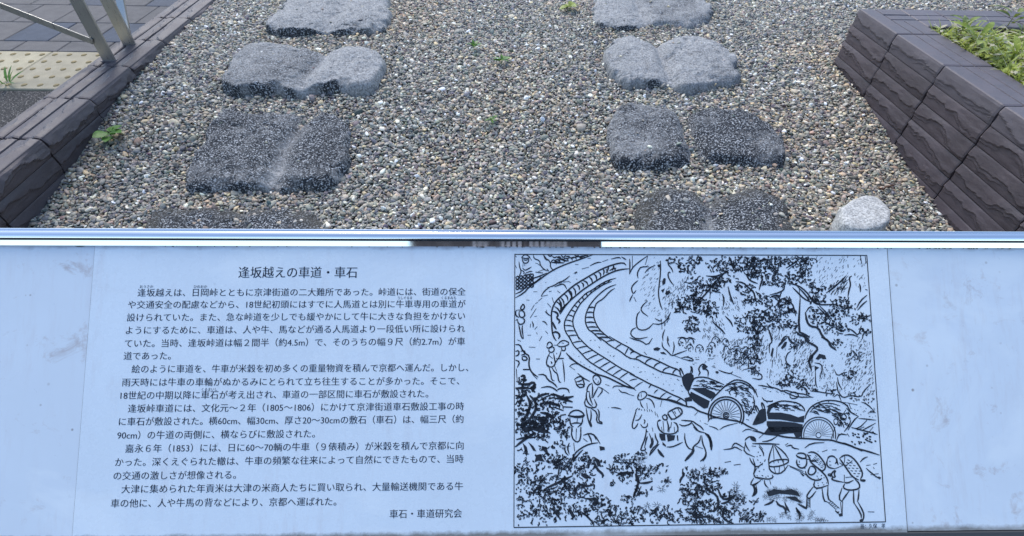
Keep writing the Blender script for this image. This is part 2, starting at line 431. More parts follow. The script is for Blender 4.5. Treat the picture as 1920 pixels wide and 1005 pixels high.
def stone_field(s, X, Y, fine=True):
    """top surface z, groove mask, sdf"""
    wob = 0.026 * (fbm(X * 9, Y * 9, s['seed'], 2) - 0.5) + 0.012 * (fbm(X * 34, Y * 34, s['seed'] + 3, 3) - 0.5)
    sd = poly_sdf(X, Y, s['poly']) + wob
    ga, gb = s['ga'], s['gb']; d = gb - ga; L = np.hypot(*d); d = d / L
    side = ((X - ga[0]) * (-d[1]) + (Y - ga[1]) * d[0])      # signed distance off the groove line
    side = side + 0.035 * (fbm(X * 9, Y * 9, s['seed'] + 9, 3) - 0.5)
    gm = np.exp(-(side / s['gw']) ** 2)
    gz = ground_z(X, Y)
    # a stone lies level-ish: blend of the local gravel slope and its own plane
    zc = float(np.interp(s['cy'], GY, GZ))
    plane = 0.75 * np.interp(Y, GY, GZ) + 0.25 * (zc)
    top = plane + s['h'] - s['gd'] * gm
    top = top + 0.007 + 0.015 * (fbm(X * 6, Y * 6, s['seed'] + 20, 3) - 0.5) + 0.007 * (fbm(X * 26, Y * 26, s['seed'] + 30, 3) - 0.5)
    rid = np.abs(fbm(X * 11 + 0.5 * fbm(X * 9, Y * 9, 3, 2), Y * 11, s['seed'] + 50, 3) - 0.5)
    top = top - 0.0035 * np.clip(1 - rid / 0.03, 0, 1)                      # cracks and creases
    pit = fbm(X * 17, Y * 17, s['seed'] + 70, 2)
    top = top - 0.005 * np.clip((pit - 0.62) * 9, 0, 1)                      # spalled hollows
    chip = fbm(X * 13, Y * 13, s['seed'] + 80, 2)
    top = top - 0.020 * np.clip((chip - 0.50) * 8, 0, 1) * (1 - sstep(0.0, 0.045, sd))  # broken arrises
    top = top - 0.010 * (1 - sstep(0.0, 0.085, sd + 0.02 * (fbm(X * 6, Y * 6, s['seed'] + 60, 2) - 0.5)))
    if fine: top = top + 0.004 * (fbm(X * 150, Y * 150, s['seed'] + 40, 2) - 0.5)
    e = np.clip((sd + 0.004) / (s['er'] * 0.9 + 0.006), 0, 1)
    prof = np.sqrt(np.clip(1 - (1 - e) ** 2, 0, 1))
    low = plane - 0.07
    z = np.where(sd > -0.004, top - (1 - prof) * (s['h'] * 0.9 + 0.015), low + (top - low) * np.clip(1 + (sd + 0.004) / 0.016, 0, 1) * 0.55)
    return z, gm, sd, side
LABS = {
 'L1': 'pale grey slab at the far end of the left row, carrying a small black pebble',
 'L2': 'mottled grey slab second from the back in the left row, with a shadowed chipped front',
 'L3': 'largest dark stained slab of the left row, with a pale wheel rut slanting across it',
 'L4': 'black slab of the left row nearly buried in pebbles just behind the sign frame',
 'R1': 'grey grooved slab at the far end of the right row, cut by the photo top',
 'R2': 'pale smooth grey slab second from the back in the right row, round left lobe',
 'R3': 'slab of two dark lobes with pebbles lying in the rut between them, right row',
 'R4': 'black and brown slab of the right row half buried in pebbles behind the sign frame',
}
for i, s in enumerate(STONES):
    prep_stone(s, 100 + 17 * i)
    P = np.array(s['poly']); step = 0.0045
    xs = np.arange(P[:, 0].min() - 0.03, P[:, 0].max() + 0.03, step); ys = np.arange(P[:, 1].min() - 0.03, P[:, 1].max() + 0.03, step)
    X, Y = np.meshgrid(xs, ys)
    Z, gm, sd, side = stone_field(s, X, Y)
    nx = len(xs)
    keep = sd > -0.022
    idx = -np.ones(keep.size, int); kk = np.flatnonzero(keep.ravel()); idx[kk] = np.arange(len(kk))
    V = np.stack([X.ravel()[kk], Y.ravel()[kk], Z.ravel()[kk]], 1)
    a = (np.arange(len(ys) - 1)[:, None] * nx + np.arange(nx - 1)[None, :]).ravel()
    q = np.stack([a, a + 1, a + nx + 1, a + nx], 1)
    q = idx[q]; q = q[(q >= 0).all(1)]
    cx, cy = s['cx'], s['cy']; cz = float(np.interp(cy, GY, GZ))
    V = V - np.array([cx, cy, cz])
    me = mesh_from('cart_stone', V, q)
    # attributes: staining plus shade painted on the front faces, and where soil splashes onto the foot
    b, dl, dr = s['st']
    st = b + np.where(side > 0, dr, dl)    # sign is fixed up below
    right = (X - (s['ga'][0] + (Y - s['ga'][1]) * (s['gb'][0] - s['ga'][0]) / (s['gb'][1] - s['ga'][1]))) > 0
    st = b + np.where(right, dr, dl)
    st = st - 0.55 * gm * (1.0 if b > 0.5 else 0.3) * (0.0 + fbm(X * 11, Y * 5, s['seed'] + 8, 3))
    st = st + 0.6 * (fbm(X * 6, Y * 6, s['seed'] + 77, 4) - 0.5) + 0.12 * np.clip(0.04 - rid_of(s, X, Y), 0, 1) / 0.04
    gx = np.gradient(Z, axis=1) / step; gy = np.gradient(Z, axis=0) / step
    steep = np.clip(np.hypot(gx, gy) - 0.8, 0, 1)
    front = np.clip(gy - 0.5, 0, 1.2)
    st = st + 1.1 * front * np.clip((fbm(X * 7, Y * 3, s['seed'] + 5, 2) - 0.38) * 5, 0, 1) * (1 - 0.9 * gm)  # dark crust and painted shade on the fronts, lighter in the rut
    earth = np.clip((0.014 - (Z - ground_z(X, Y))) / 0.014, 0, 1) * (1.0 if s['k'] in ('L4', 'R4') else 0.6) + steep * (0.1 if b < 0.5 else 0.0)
    if s['k'] == 'L3': c_ = on_z(640, 320, -1.0); st = st - 1.6 * np.exp(-(((X - c_.x) / 0.035) ** 2 + ((Y - c_.y) / 0.07) ** 2))
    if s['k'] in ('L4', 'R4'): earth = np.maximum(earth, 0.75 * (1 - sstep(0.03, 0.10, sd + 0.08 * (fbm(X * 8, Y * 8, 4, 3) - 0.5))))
    for nm, arr in (('stain_shade', st), ('earth', earth)):
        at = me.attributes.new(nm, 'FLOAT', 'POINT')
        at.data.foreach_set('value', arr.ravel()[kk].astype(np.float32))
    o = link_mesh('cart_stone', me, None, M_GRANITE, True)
    o.location = (cx, cy, cz)
    tag(o, LABS[s['k']], 'paving stone', 'grooved cart stones set in the gravel')

# pale loose rock beside the planter
def rock(name, outline_px, zfoot, h, mat, seed, label, cat, stain_shade=-0.9):
    pts = [on_z(px, py, zfoot + h) for px, py in outline_px]
    pts = [(p.x, p.y) for p in pts]; cx = sum(p[0] for p in pts) / len(pts); cy = sum(p[1] for p in pts) / len(pts)
    bm = bmesh.new()
    loops = []
    for (sc, zz) in ((0.95, -0.05), (1.03, 0.0), (1.06, h * 0.4), (1.05, h * 0.8), (0.99, h * 0.97), (0.86, h * 1.02), (0.5, h * 1.03)):
        loops.append([bm.verts.new((p[0] * sc + cx * (1 - sc), p[1] * sc + cy * (1 - sc), zfoot + zz)) for p in pts])
    n = len(pts)
    for a, b in zip(loops, loops[1:]):
        for k in range(n): bm.faces.new((a[k], a[(k + 1) % n], b[(k + 1) % n], b[k]))
    bm.faces.new(loops[-1]); bm.faces.new(list(reversed(loops[0])))
    bmesh.ops.recalc_face_normals(bm, faces=bm.faces)
    bmesh.ops.subdivide_edges(bm, edges=bm.edges, cuts=2, use_grid_fill=True, smooth=0.0)
    bmesh.ops.triangulate(bm, faces=bm.faces)
    for _ in range(1): bmesh.ops.smooth_vert(bm, verts=bm.verts, factor=0.3, use_axis_x=True, use_axis_y=True, use_axis_z=True)
    co = np.array([v.co[:] for v in bm.verts])
    dn = 0.012 * (fbm(co[:, 0] * 30 + co[:, 2] * 17, co[:, 1] * 30 + co[:, 2] * 23, seed, 4) - 0.5)
    for v, d in zip(bm.verts, dn): v.co += v.normal * float(d)
    for v in bm.verts: v.co -= Vector((cx, cy, zfoot))
    me = bpy.data.meshes.new(name); bm.to_mesh(me); bm.free()
    for nm, val in (('stain_shade', stain_shade), ('earth', 0.0)):
        at = me.attributes.new(nm, 'FLOAT', 'POINT'); at.data.foreach_set('value', np.full(len(me.vertices), val, np.float32))
    o = link_mesh(name, me, None, mat, True); o.location = (cx, cy, zfoot)
    return tag(o, label, cat)
t = NT('pale_granite', 0.85, spec=0.3); v = t.coords('Object')
c_ = t.mix(t.ramp(t.noise(v, 130, 4, 0.7), [(0.38, 0.0), (0.6, 1.0)]), (0.28, 0.28, 0.27), (0.62, 0.62, 0.59))
c_ = t.mix(t.ramp(t.noise(v, 230, 2, 0.6), [(0.60, 0.0), (0.66, 0.8)]), c_, (0.10, 0.10, 0.10))
c_ = t.mix(t.ramp(t.noise(v, 28, 3), [(0.66, 0.0), (0.72, 0.6)]), c_, (0.35, 0.20, 0.13))
t.color(c_); t.bump(t.noise(v, 90, 5, 0.7), 0.8, 0.004); M_PALE = t.m
ROCK_OUT = [(1578,398),(1580,386),(1602,372),(1625,366),(1646,368),(1662,382),(1671,394),(1668,412),(1655,424),(1632,428),(1604,428),(1584,418)]
rock('loose_rock', ROCK_OUT, -1.11, 0.085, M_PALE, 5, 'pale rounded rock lying alone on the gravel beside the dark brick planter', 'rock')

# ------------------------------------------------------------------ block walls
def profile_mesh(L, prof, disp, nx, seed, name):
    """prof: list of (w, z, nw, nz) points round the outside, displaced by disp(u, k) along (nw, nz); closed behind"""
    us = np.linspace(0, L, nx); n = len(prof)
    V = np.zeros((nx, n, 3))
    for k, (w, z, nw, nz) in enumerate(prof):
        d = disp(us, k)
        V[:, k, 0] = us; V[:, k, 1] = w + nw * d; V[:, k, 2] = z + nz * d
    e = 0.0022                                  # softened arris at both ends
    for end in (0, -1):
        for k, (w, z, nw, nz) in enumerate(prof):
            V[end, k, 1] -= nw * e; V[end, k, 2] -= nz * e
    vs = V.reshape(-1, 3); f = []
    for i in range(nx - 1):
        for k in range(n):
            k2 = (k + 1) % n
            f.append((i * n + k, i * n + k2, (i + 1) * n + k2, (i + 1) * n + k))
    f.append(tuple(range(n - 1, -1, -1))); f.append(tuple((nx - 1) * n + k for k in range(n)))
    return mesh_from(name, vs, f)

def riven(us, v, seed, amp=1.0, tilt=0.0):
    """depth of the split face at height fraction v (0 top, 1 bottom) along us"""
    u = us * 10
    c = 0.50 + 0.42 * (vnoise(u * 0.8, us * 0, seed) - 0.5) + 0.25 * (vnoise(u * 2.4, us * 0, seed + 1) - 0.5) + 0.12 * (vnoise(u * 7, us * 0, seed + 4) - 0.5) + tilt * (us / 0.3 - 0.5)
    c = np.clip(c, 0.16, 0.84)
    up = 0.001 + 0.0095 * (np.clip(v / c, 0, 1)) ** 0.9
    dn = 0.0015 + 0.0085 * np.clip(1 - (v - c) / 0.09, 0, 1)
    c2 = c + 0.24 + 0.10 * (vnoise(u * 1.9, us * 0, seed + 11) - 0.5) + 0.06 * (vnoise(u * 6, us * 0, seed + 12) - 0.5)
    dn = dn + 0.004 * np.clip((v - c) / 0.12, 0, 1) * np.clip((c2 - v) / 0.04, 0, 1) * np.clip((vnoise(u * 0.9, us * 0, seed + 13) - 0.3) * 3, 0, 1)
    d = np.where(v < c, up, dn)
    d = d + 0.0018 * (fbm(u * 1.7 + 5, np.full_like(u, v * 4.0), seed + 2, 3) - 0.5) * 2
    edge = np.clip(min(v, 1 - v) / 0.06, 0, 1)
    return 0.68 * amp * d * edge

H = 0.067
def brick_mesh(L, seed, name='brick'):
    rows = 20; D = 0.085
    prof = [(0.0, -H * (1 - k / (rows - 1)), -1, 0) for k in range(rows)]      # up the face
    prof += [(D, 0.0, 0, 0), (D, -H, 0, 0)]
    def disp(us, k):
        if k < rows: return riven(us, 1 - k / (rows - 1), seed, 1.0, random.Random(seed).uniform(0.0, 0.35))
        return us * 0
    return profile_mesh(L, prof, disp, 56, seed, name)

def coping_mesh(L, Wd, grooves, seed, riven_top, name='coping_block', extra=None, cut=None):
    rows = 14
    prof = [(0.0, -H + (H - 0.005) * k / (rows - 1), -1, 0) for k in range(rows)]
    for a in (25, 50, 75):
        r = math.radians(a); prof.append((0.005 - 0.005 * math.cos(r), -0.005 + 0.005 * math.sin(r), -math.cos(r), math.sin(r)))
    ws = sorted(set([round(w, 4) for w in np.linspace(0.006, Wd - 0.006, 30)] + [round(g_ + o_, 4) for g_ in grooves for o_ in (-0.0035, -0.0012, 0.0012, 0.0035)]))
    n0 = len(prof)
    for w in ws: prof.append((w, 0.0, 0, 1))
    n1 = len(prof)
    prof += [(Wd - 0.002, -0.002, 0.7, 0.7), (Wd, -0.006, 1, 0), (Wd, -H, 1, 0)]
    def disp(us, k):
        if k < rows:
            return riven(us, 1 - k / (rows - 1), seed, 1.9 if riven_top else 0.8, 0.2)
        if n0 <= k < n1:
            w = prof[k][0]
            if riven_top:
                b = 0; prev = 0.0
                for g_ in list(grooves) + [Wd]:
                    if w <= g_: break
                    prev = g_; b += 1
                nxt = (list(grooves) + [Wd])[min(b, len(grooves))]
                v = np.clip((w - prev) / (nxt - prev), 0, 1)
                d = riven(us, float(v), seed + 31 * (b + 1), 0.95, 0.2) - 0.002
            else:
                d = 0.0016 * (fbm(us * 22, np.full_like(us, w * 22), seed, 3) - 0.5)
            for gi, g_ in enumerate(grooves):
                q = np.clip(1 - abs(w - g_) / (0.0042 if riven_top else 0.0034), 0, 1) * (0.012 if riven_top else 0.007)
                if cut and gi == cut[0]: q = np.where(us > cut[1], q, 0)
                if q is not 0: d = np.where(q > 0, -q, d)
            if extra is not None:
                d = np.where(extra(us, w), -0.006, d)
            return d
        return us * 0
    nx = 60 if extra is not None else 40
    return profile_mesh(L, prof, disp, nx, seed, name)

def place(me, name, parent, origin, ux, wx, mat):
    """local (u, w, z) -> world: u along ux, w along wx (both horizontal unit vectors)"""
    o = bpy.data.objects.new(name, me); COL.objects.link(o)
    if not me.materials: me.materials.append(mat)
    M = Matrix(((ux[0], wx[0], 0, origin[0]), (ux[1], wx[1], 0, origin[1]), (0, 0, 1, origin[2]), (0, 0, 0, 1)))
    if parent is not None:
        o.parent = parent
        M = Matrix.Translation(-Vector(parent.location)) @ M
    o.matrix_basis = M
    return o

def fix_normals(me):
    bm = bmesh.new(); bm.from_mesh(me); bmesh.ops.recalc_face_normals(bm, faces=bm.faces); bm.to_mesh(me); bm.free()
    return me

GAP = 0.0048
# right planter: front face looks to -X, top at -0.72
PZ = -0.72; PXF = 1.578
planter = empty('brick_planter', (1.578, 2.345, -1.2))
tag(planter, 'low planter of dark purple brown split-face blocks, filled with grass and weeds', 'planter')
yb = [2.345, 2.047, 1.747, 1.447, 1.147, 0.847, 0.547]
bricks = [fix_normals(brick_mesh(0.30 - GAP, 500 + 7 * k)) for k in range(11)]
cops = [fix_normals(coping_mesh(0.30 - GAP, 0.182, (0.066, 0.114), 700 + 11 * k, False)) for k in range(3)]
for m_ in bricks: m_.materials.append(M_BRICK)
for m_ in cops: m_.materials.append(M_COPING)
def corner_grooves(us, w):   # back-wall grooves running into the corner block (u = 0 is the back edge)
    g1 = (np.abs(us - 0.077) < 0.0035) & (w > 0.066)
    g2 = (np.abs(us - 0.134) < 0.0035) & (w > 0.069)
    return g1 | g2
corner = fix_normals(coping_mesh(0.298 - GAP, 0.182, (0.066, 0.114), 733, False, extra=corner_grooves, cut=(1, 0.15)))
corner.materials.append(M_COPING)
for c in range(6):
    y1 = yb[c]; L = y1 - yb[c + 1] - GAP
    if c == 0:
        place(corner, 'coping_block', planter, (PXF, y1, PZ), (0, -1), (1, 0), M_COPING)
    else:
        place(cops[c % 3], 'coping_block', planter, (PXF, y1, PZ), (0, -1), (1, 0), M_COPING)
    for r in range(1, 7):
        place(bricks[(c * 4 + r * 3 + (r * c) % 3) % 11], 'brick', planter, (PXF, y1 - random.uniform(0, 0.0012), PZ - r * (H + 0.0018)), (0, -1), (1, 0), M_BRICK)
# back wall, running to +X, outer face looks to +Y
backs = [fix_normals(coping_mesh(0.29 - GAP, 0.209, (0.077, 0.134), 800 + 5 * k, False)) for k in range(2)]
stub = fix_normals(coping_mesh(1.905 - PXF - 0.182 - GAP, 0.209, (0.077, 0.134), 790, False))
place(stub, 'coping_block', planter, (PXF + 0.182 + 0.0005, 2.345, PZ), (1, 0), (0, -1), M_COPING)
for k in range(7):
    place(backs[k % 2], 'coping_block', planter, (1.905 + 0.29 * k, 2.345, PZ), (1, 0), (0, -1), M_COPING)
    for r in range(1, 4):
        place(bricks[(k + r) % 7], 'brick', planter, (1.60 + 0.30 * k, 2.345, PZ - r * (H + 0.0018)), (1, 0), (0, -1), M_BRICK)
mb = MB()
mb.box((PXF + 0.012, 0.55, -1.24), (PXF + 0.17, 2.333, PZ - 0.012))
mb.box((PXF + 0.171, 2.15, -1.24), (3.9, 2.333, PZ - 0.012))
link_mesh('mortar_core', mb.mesh('mortar_core'), planter, M_MORTAR)
sm = grid_mesh('soil', np.linspace(PXF + 0.17, 3.9, 60), np.linspace(0.55, 2.15, 40), lambda X, Y: PZ - 0.035 + 0.035 * (fbm(X * 5, Y * 5, 8, 4) - 0.4))
tag(link_mesh('soil', sm, planter, M_SOIL, True), kind='stuff')

# left kerb wall: face looks to +X
KZ = -0.925; KX = -1.56
kerb = empty('kerb_wall', (KX, 1.55, -1.2))
tag(kerb, 'low kerb wall of dark brown split-face blocks between the paving and the gravel', 'kerb')
kj = [0.675, 0.968, 1.262, 1.555, 1.845, 2.135, 2.425, 2.718, 3.01, 3.302, 3.594, 3.886]
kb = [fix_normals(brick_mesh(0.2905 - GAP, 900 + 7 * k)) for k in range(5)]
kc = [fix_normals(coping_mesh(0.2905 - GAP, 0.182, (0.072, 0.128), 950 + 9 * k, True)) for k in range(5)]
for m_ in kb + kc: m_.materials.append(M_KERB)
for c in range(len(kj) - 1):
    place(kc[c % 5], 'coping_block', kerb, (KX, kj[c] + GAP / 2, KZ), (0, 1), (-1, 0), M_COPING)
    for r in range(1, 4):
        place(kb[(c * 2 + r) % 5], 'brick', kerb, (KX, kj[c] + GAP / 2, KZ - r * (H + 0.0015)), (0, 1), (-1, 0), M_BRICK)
mb = MB(); mb.box((KX - 0.17, 0.68, -1.24), (KX - 0.012, 3.88, KZ - 0.012))
link_mesh('mortar_core', mb.mesh('mortar_core'), kerb, M_MORTAR)

# ------------------------------------------------------------------ left pavement
PVZ = -0.95; XE = KX - 0.184
pav = MB(); pav.box((-9, 0.5, -1.24), (XE + 0.01, 9, PVZ - 0.045))
pavement = link_mesh('pavement', pav.mesh('pavement'), None, M_MORTAR); tag(pavement, kind='structure')
mb = MB(); mb.box((-9, 0.5, PVZ - 0.044), (XE, 1.966, PVZ - 0.006))
link_mesh('aggregate_strip', mb.mesh('aggregate_strip'), pavement, M_AGG)
def slab(x0, x1, y0, y1, mat, name, z=PVZ, th=0.04):
    bm = bmesh.new()
    j = 0.0025
    bmesh.ops.create_cube(bm, size=1.0)
    for v in bm.verts:
        v.co = Vector((x0 + j if v.co.x < 0 else x1 - j, y0 + j if v.co.y < 0 else y1 - j, z - th if v.co.z < 0 else z + random.uniform(-0.0008, 0.0008)))
    bmesh.ops.bevel(bm, geom=[e for e in bm.edges], offset=0.003, segments=1, affect='EDGES')
    me = bpy.data.meshes.new(name); bm.to_mesh(me); bm.free()
    return link_mesh(name, me, pavement, mat)
rows = [(2.347, 2.463, -2.008), (2.463, 2.703, -2.122), (2.703, 2.963, -2.04), (2.963, 3.215, -2.12), (3.215, 3.465, -2.03), (3.465, 3.72, -2.12)]
blue = {(1, -1), (1, 1), (3, 1), (3, -1), (4, 0), (2, -4)}
for ri, (y0, y1, xr) in enumerate(rows):
    for k in range(-5, 3):
        x0 = xr + 0.2025 * k; x1 = x0 + 0.2025
        if x0 >= XE - 0.01: continue
        x1 = min(x1, XE)
        slab(x0, x1, y0, y1, M_PAVB if (ri, k) in blue else M_PAVG, 'paver')
dome = None
for x0, x1 in ((-2.765, -2.393), (-2.393, -2.020), (-2.020, XE)):
    s_ = slab(x0, x1, 1.97, 2.345, M_YEL, 'tactile_paver')
    s_.name = 'tactile_paver'
    for iy in range(5):
        for ix in range(6):
            dx = x0 + 0.031 + 0.0635 * ix + 0.0 * iy; dy = 2.006 + 0.0755 * iy
            if dx > x1 - 0.02: continue
            if dome is None:
                bm = bmesh.new(); bmesh.ops.create_uvsphere(bm, u_segments=10, v_segments=6, radius=1)
                for v in bm.verts: v.co = Vector((v.co.x * 0.0105, v.co.y * 0.0135, v.co.z * 0.004))
                dome = bpy.data.meshes.new('dome'); bm.to_mesh(dome); bm.free()
                dome.materials.append(M_DOME); dome.polygons.foreach_set('use_smooth', [True] * len(dome.polygons))
            o = bpy.data.objects.new('raised_dot', dome); COL.objects.link(o); o.parent = s_
            o.location = (dx, dy, PVZ + 0.0005)
            o.rotation_euler = (0, 0, random.uniform(-0.2, 0.2))

# ------------------------------------------------------------------ handrail
rail = empty('handrail', (-1.675, 2.19, KZ))
tag(rail, 'brushed steel flat bar handrail posts standing on the left kerb wall', 'handrail')
def flat_bar(name, p, q, wdir, wid, th, parent, mat):
    p, q = Vector(p), Vector(q); d = (q - p).normalized()
    w = Vector(wdir); w = (w - d * w.dot(d)).normalized(); n = d.cross(w)
    bm = bmesh.new(); vs = []
    for P in (p, q):
        for a, b in ((-1, -1), (1, -1), (1, 1), (-1, 1)):
            vs.append(bm.verts.new(P + w * (a * wid / 2) + n * (b * th / 2)))
    for f in ((0, 1, 2, 3), (7, 6, 5, 4), (0, 4, 5, 1), (1, 5, 6, 2), (2, 6, 7, 3), (3, 7, 4, 0)):
        bm.faces.new([vs[i] for i in f])
    bmesh.ops.recalc_face_normals(bm, faces=bm.faces)
    bmesh.ops.bevel(bm, geom=[e for e in bm.edges], offset=0.0012, segments=2, affect='EDGES')
    me = bpy.data.meshes.new(name); bm.to_mesh(me); bm.free()
    return link_mesh(name, me, parent, mat)
flat_bar('post', (-1.672, 2.190, KZ - 0.01), (-1.672, 2.190, -0.10), (1, 0, 0), 0.052, 0.012, rail, M_STEEL)
flat_bar('post', (-1.680, 2.369, KZ - 0.01), (-1.680, 2.369, -0.10), (1, 0, 0), 0.054, 0.012, rail, M_STEEL)
flat_bar('brace', (-1.690, 2.179, -0.842), (-2.40, 2.179, -0.500), (0, 0, 1), 0.026, 0.0035, rail, M_STEEL)
flat_bar('post', (-2.415, 2.190, PVZ), (-2.415, 2.190, -0.10), (1, 0, 0), 0.045, 0.012, rail, M_STEEL)
flat_bar('brace', (-1.690, 2.380, -0.93), (-1.688, 2.700, -0.30), (1, 0, 0), 0.034, 0.010, rail, M_STEEL)
flat_bar('top_rail', (-1.676, 1.90, -0.095), (-1.676, 3.2, -0.095), (1, 0, 0), 0.06, 0.014, rail, M_STEEL)
mb = MB(); mb.box((-1.702, 2.176, KZ - 0.003), (-1.642, 2.204, KZ + 0.0035)); link_mesh('mortar_bed', mb.mesh('mortar_bed'), rail, M_COPING)

# ------------------------------------------------------------------ information sign
P0 = Vector((0.01577069, 0.45726528, -0.41912416))
SU = Vector((0, 0.76892, 0.63934)).normalized(); SN = Vector((1, 0, 0)).cross(SU)
sign = empty('information_sign', P0)
sign.matrix_basis = Matrix(((1, SU.x, SN.x, P0.x), (0, SU.y, SN.y, P0.y), (0, SU.z, SN.z, P0.z), (0, 0, 0, 1)))
tag(sign, 'long tilted white information board with Japanese text, an ink drawing and a bright metal frame', 'information sign')
def on_sign(px, py, h=0.0):
    r = ray(px, py); o = P0 + SN * h
    q = r * (o.dot(SN) / r.dot(SN)) - P0
    return q.x, q.dot(SU)
def sign_part(name, me, mat=None, parent=None, smooth=False):
    o = bpy.data.objects.new(name, me); COL.objects.link(o); o.parent = parent or sign
    if mat is not None and not me.materials: me.materials.append(mat)
    if smooth: me.polygons.foreach_set('use_smooth', [True] * len(me.polygons))
    return o
XL, XR, YB = -0.95, 0.95, -0.3385
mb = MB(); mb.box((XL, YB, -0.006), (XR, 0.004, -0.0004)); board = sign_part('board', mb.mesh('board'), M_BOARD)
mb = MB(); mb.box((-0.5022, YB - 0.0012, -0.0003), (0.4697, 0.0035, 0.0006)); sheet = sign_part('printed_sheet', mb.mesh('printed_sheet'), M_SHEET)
for a_, b_, h_ in ((-0.5028, -0.50225, 0.0001), (0.46975, 0.4705, 0.00045)):
    mb = MB(); mb.box((a_, YB, -0.0003), (b_, 0.003, h_)); sign_part('sheet_seam', mb.mesh('sheet_seam'), M_GRIME)
def extrude(name, prof, x0, x1, mat, smooth=False):
    n = len(prof); v = [(x0, y, z) for y, z in prof] + [(x1, y, z) for y, z in prof]
    f = [(k, (k + 1) % n, n + (k + 1) % n, n + k) for k in range(n)] + [tuple(range(n - 1, -1, -1)), tuple(range(n, 2 * n))]
    me = mesh_from(name, v, f)
    return sign_part(name, fix_normals(me), mat)
t = NT('polished_bead', 0.05, metal=1.0); t.color((0.93, 0.94, 0.96)); v = t.coords('Object', (0.2, 1, 1)); t.rough(t.ramp(t.noise(t.coords('Object'), 30, 5), [(0.45, 0.02), (0.8, 0.12)])); M_BEAD = t.m
extrude('frame_bead', [(0.0014, -0.0003), (0.0014, 0.0006), (0.0016, 0.0009), (0.0076, 0.0038), (0.0079, 0.0034), (0.0079, -0.0003)], XL, XR, M_BEAD)
arc = [(0.0096, 0.001), (0.0097, 0.0044)] + [(0.0097 + 0.0088 * s_, 0.0048 + 0.0021 * math.sin(math.pi * (0.12 + 0.78 * s_))) for s_ in (0.03, 0.10, 0.2, 0.35, 0.5, 0.65, 0.8, 0.92, 1.0)] + \
      [(0.0188, 0.0046), (0.0189, 0.0036), (0.0196, 0.0036), (0.0198, 0.0050), (0.0214, 0.0049), (0.0218, 0.0044), (0.0218, -0.032), (0.0096, -0.032)]
extrude('frame_rail', arc, XL, XR, M_ALU)
extrude('frame_groove', [(0.0079, -0.0003), (0.0079, 0.0010), (0.0096, 0.0010), (0.0096, -0.0003)], XL, XR, M_SEAL)
extrude('bottom_rail', [(YB - 0.0012, -0.010), (YB - 0.0012, -0.0003), (YB - 0.002, 0.001), (YB - 0.013, 0.001), (YB - 0.014, 0.0), (YB - 0.014, -0.032), (YB - 0.002, -0.032)], XL, XR, M_SEAL)
for sx in (XL, XR):
    extrude('side_rail', [(YB - 0.014, -0.032), (YB - 0.014, 0.004), (0.0218, 0.004), (0.0218, -0.032)], sx - (0.012 if sx < 0 else 0), sx + (0.012 if sx > 0 else 0), M_ALU)
# crumbs of dirt caught under the bead
mb = MB(); rr = random.Random(4)
for px_, w_ in [(150, 20), (905, 8)] + [(rr.uniform(880, 1200), rr.uniform(1, 5)) for _ in range(36)] + [(rr.uniform(300, 880), rr.uniform(1, 3)) for _ in range(22)] + [(rr.uniform(1200, 1900), rr.uniform(1, 5)) for _ in range(60)]:
    x_, y_ = on_sign(px_, 463)
    y_ = 0.0013
    w_ *= 0.00033; h_ = rr.uniform(0.0004, 0.0011)
    mb.add([(x_ - w_, y_, 0.0008), (x_ + w_, y_, 0.0008), (x_ + w_ * 0.6, y_ - h_ * 1.3, 0.0008), (x_ - w_ * 0.4, y_ - h_ * (1.0 if w_ < 0.003 else 1.5), 0.0008), (x_, y_ - h_ * 0.4, 0.0016)],
           [(0, 4, 1), (1, 4, 2), (2, 4, 3), (3, 4, 0)])
tag(sign_part('dirt_crumbs', mb.mesh('dirt_crumbs'), M_GRIME), kind='stuff')
# legs of the sign
for lx in (-0.78, 0.78):
    mb = MB(); mb.box((lx - 0.025, 0.33, -1.25), (lx + 0.025, 0.38, -0.56))
    o = link_mesh('leg', mb.mesh('leg'), None, M_ALU); o.parent = sign; o.matrix_parent_inverse = sign.matrix_basis.inverted()

# --- printed text
def text_mesh(body):
    cu = bpy.data.curves.new('t', 'FONT'); cu.body = body; cu.size = 1.0; cu.resolution_u = 3
    cu.align_x = 'LEFT'
    cu.offset = TEXT_OFFSET
    o = bpy.data.objects.new('t', cu); COL.objects.link(o)
    dg = bpy.context.evaluated_depsgraph_get(); dg.update()
    me = bpy.data.meshes.new_from_object(o.evaluated_get(dg))
    bpy.data.objects.remove(o); bpy.data.curves.remove(cu)
    return me
TEXT_OFFSET = -0.006
def text_line(body, xl, yl, xr, yr, em=0.0106, name='text_line'):
    me = text_mesh(body)
    n = len(me.vertices)
    co = np.zeros(n * 3); me.vertices.foreach_get('co', co); co = co.reshape(-1, 3)
    x0, x1 = co[:, 0].min(), co[:, 0].max()
    a = on_sign(xl, yl); b = on_sign(xr, yr)
    tx = (co[:, 0] - x0) / (x1 - x0)
    out = np.zeros_like(co)
    out[:, 0] = a[0] + tx * (b[0] - a[0])
    out[:, 1] = a[1] + tx * (b[1] - a[1]) + (co[:, 1] - 0.36) * em
    # each glyph is printed with upright strokes heavier than level ones, as in book type
    F = [tuple(p.vertices) for p in me.polygons]; V = []; FF = []
    for q, dx in enumerate((-0.014, 0.0, 0.014)):
        b = len(V)
        V += [(p[0] + dx * em, p[1], 0.00002 * q) for p in out]
        FF += [tuple(i + b for i in f) for f in F]
    bpy.data.meshes.remove(me)
    me = mesh_from('text_line', V, FF)
    o = sign_part(name, me, M_TEXT, sheet)
    o.location.z = 0.00075
    return o
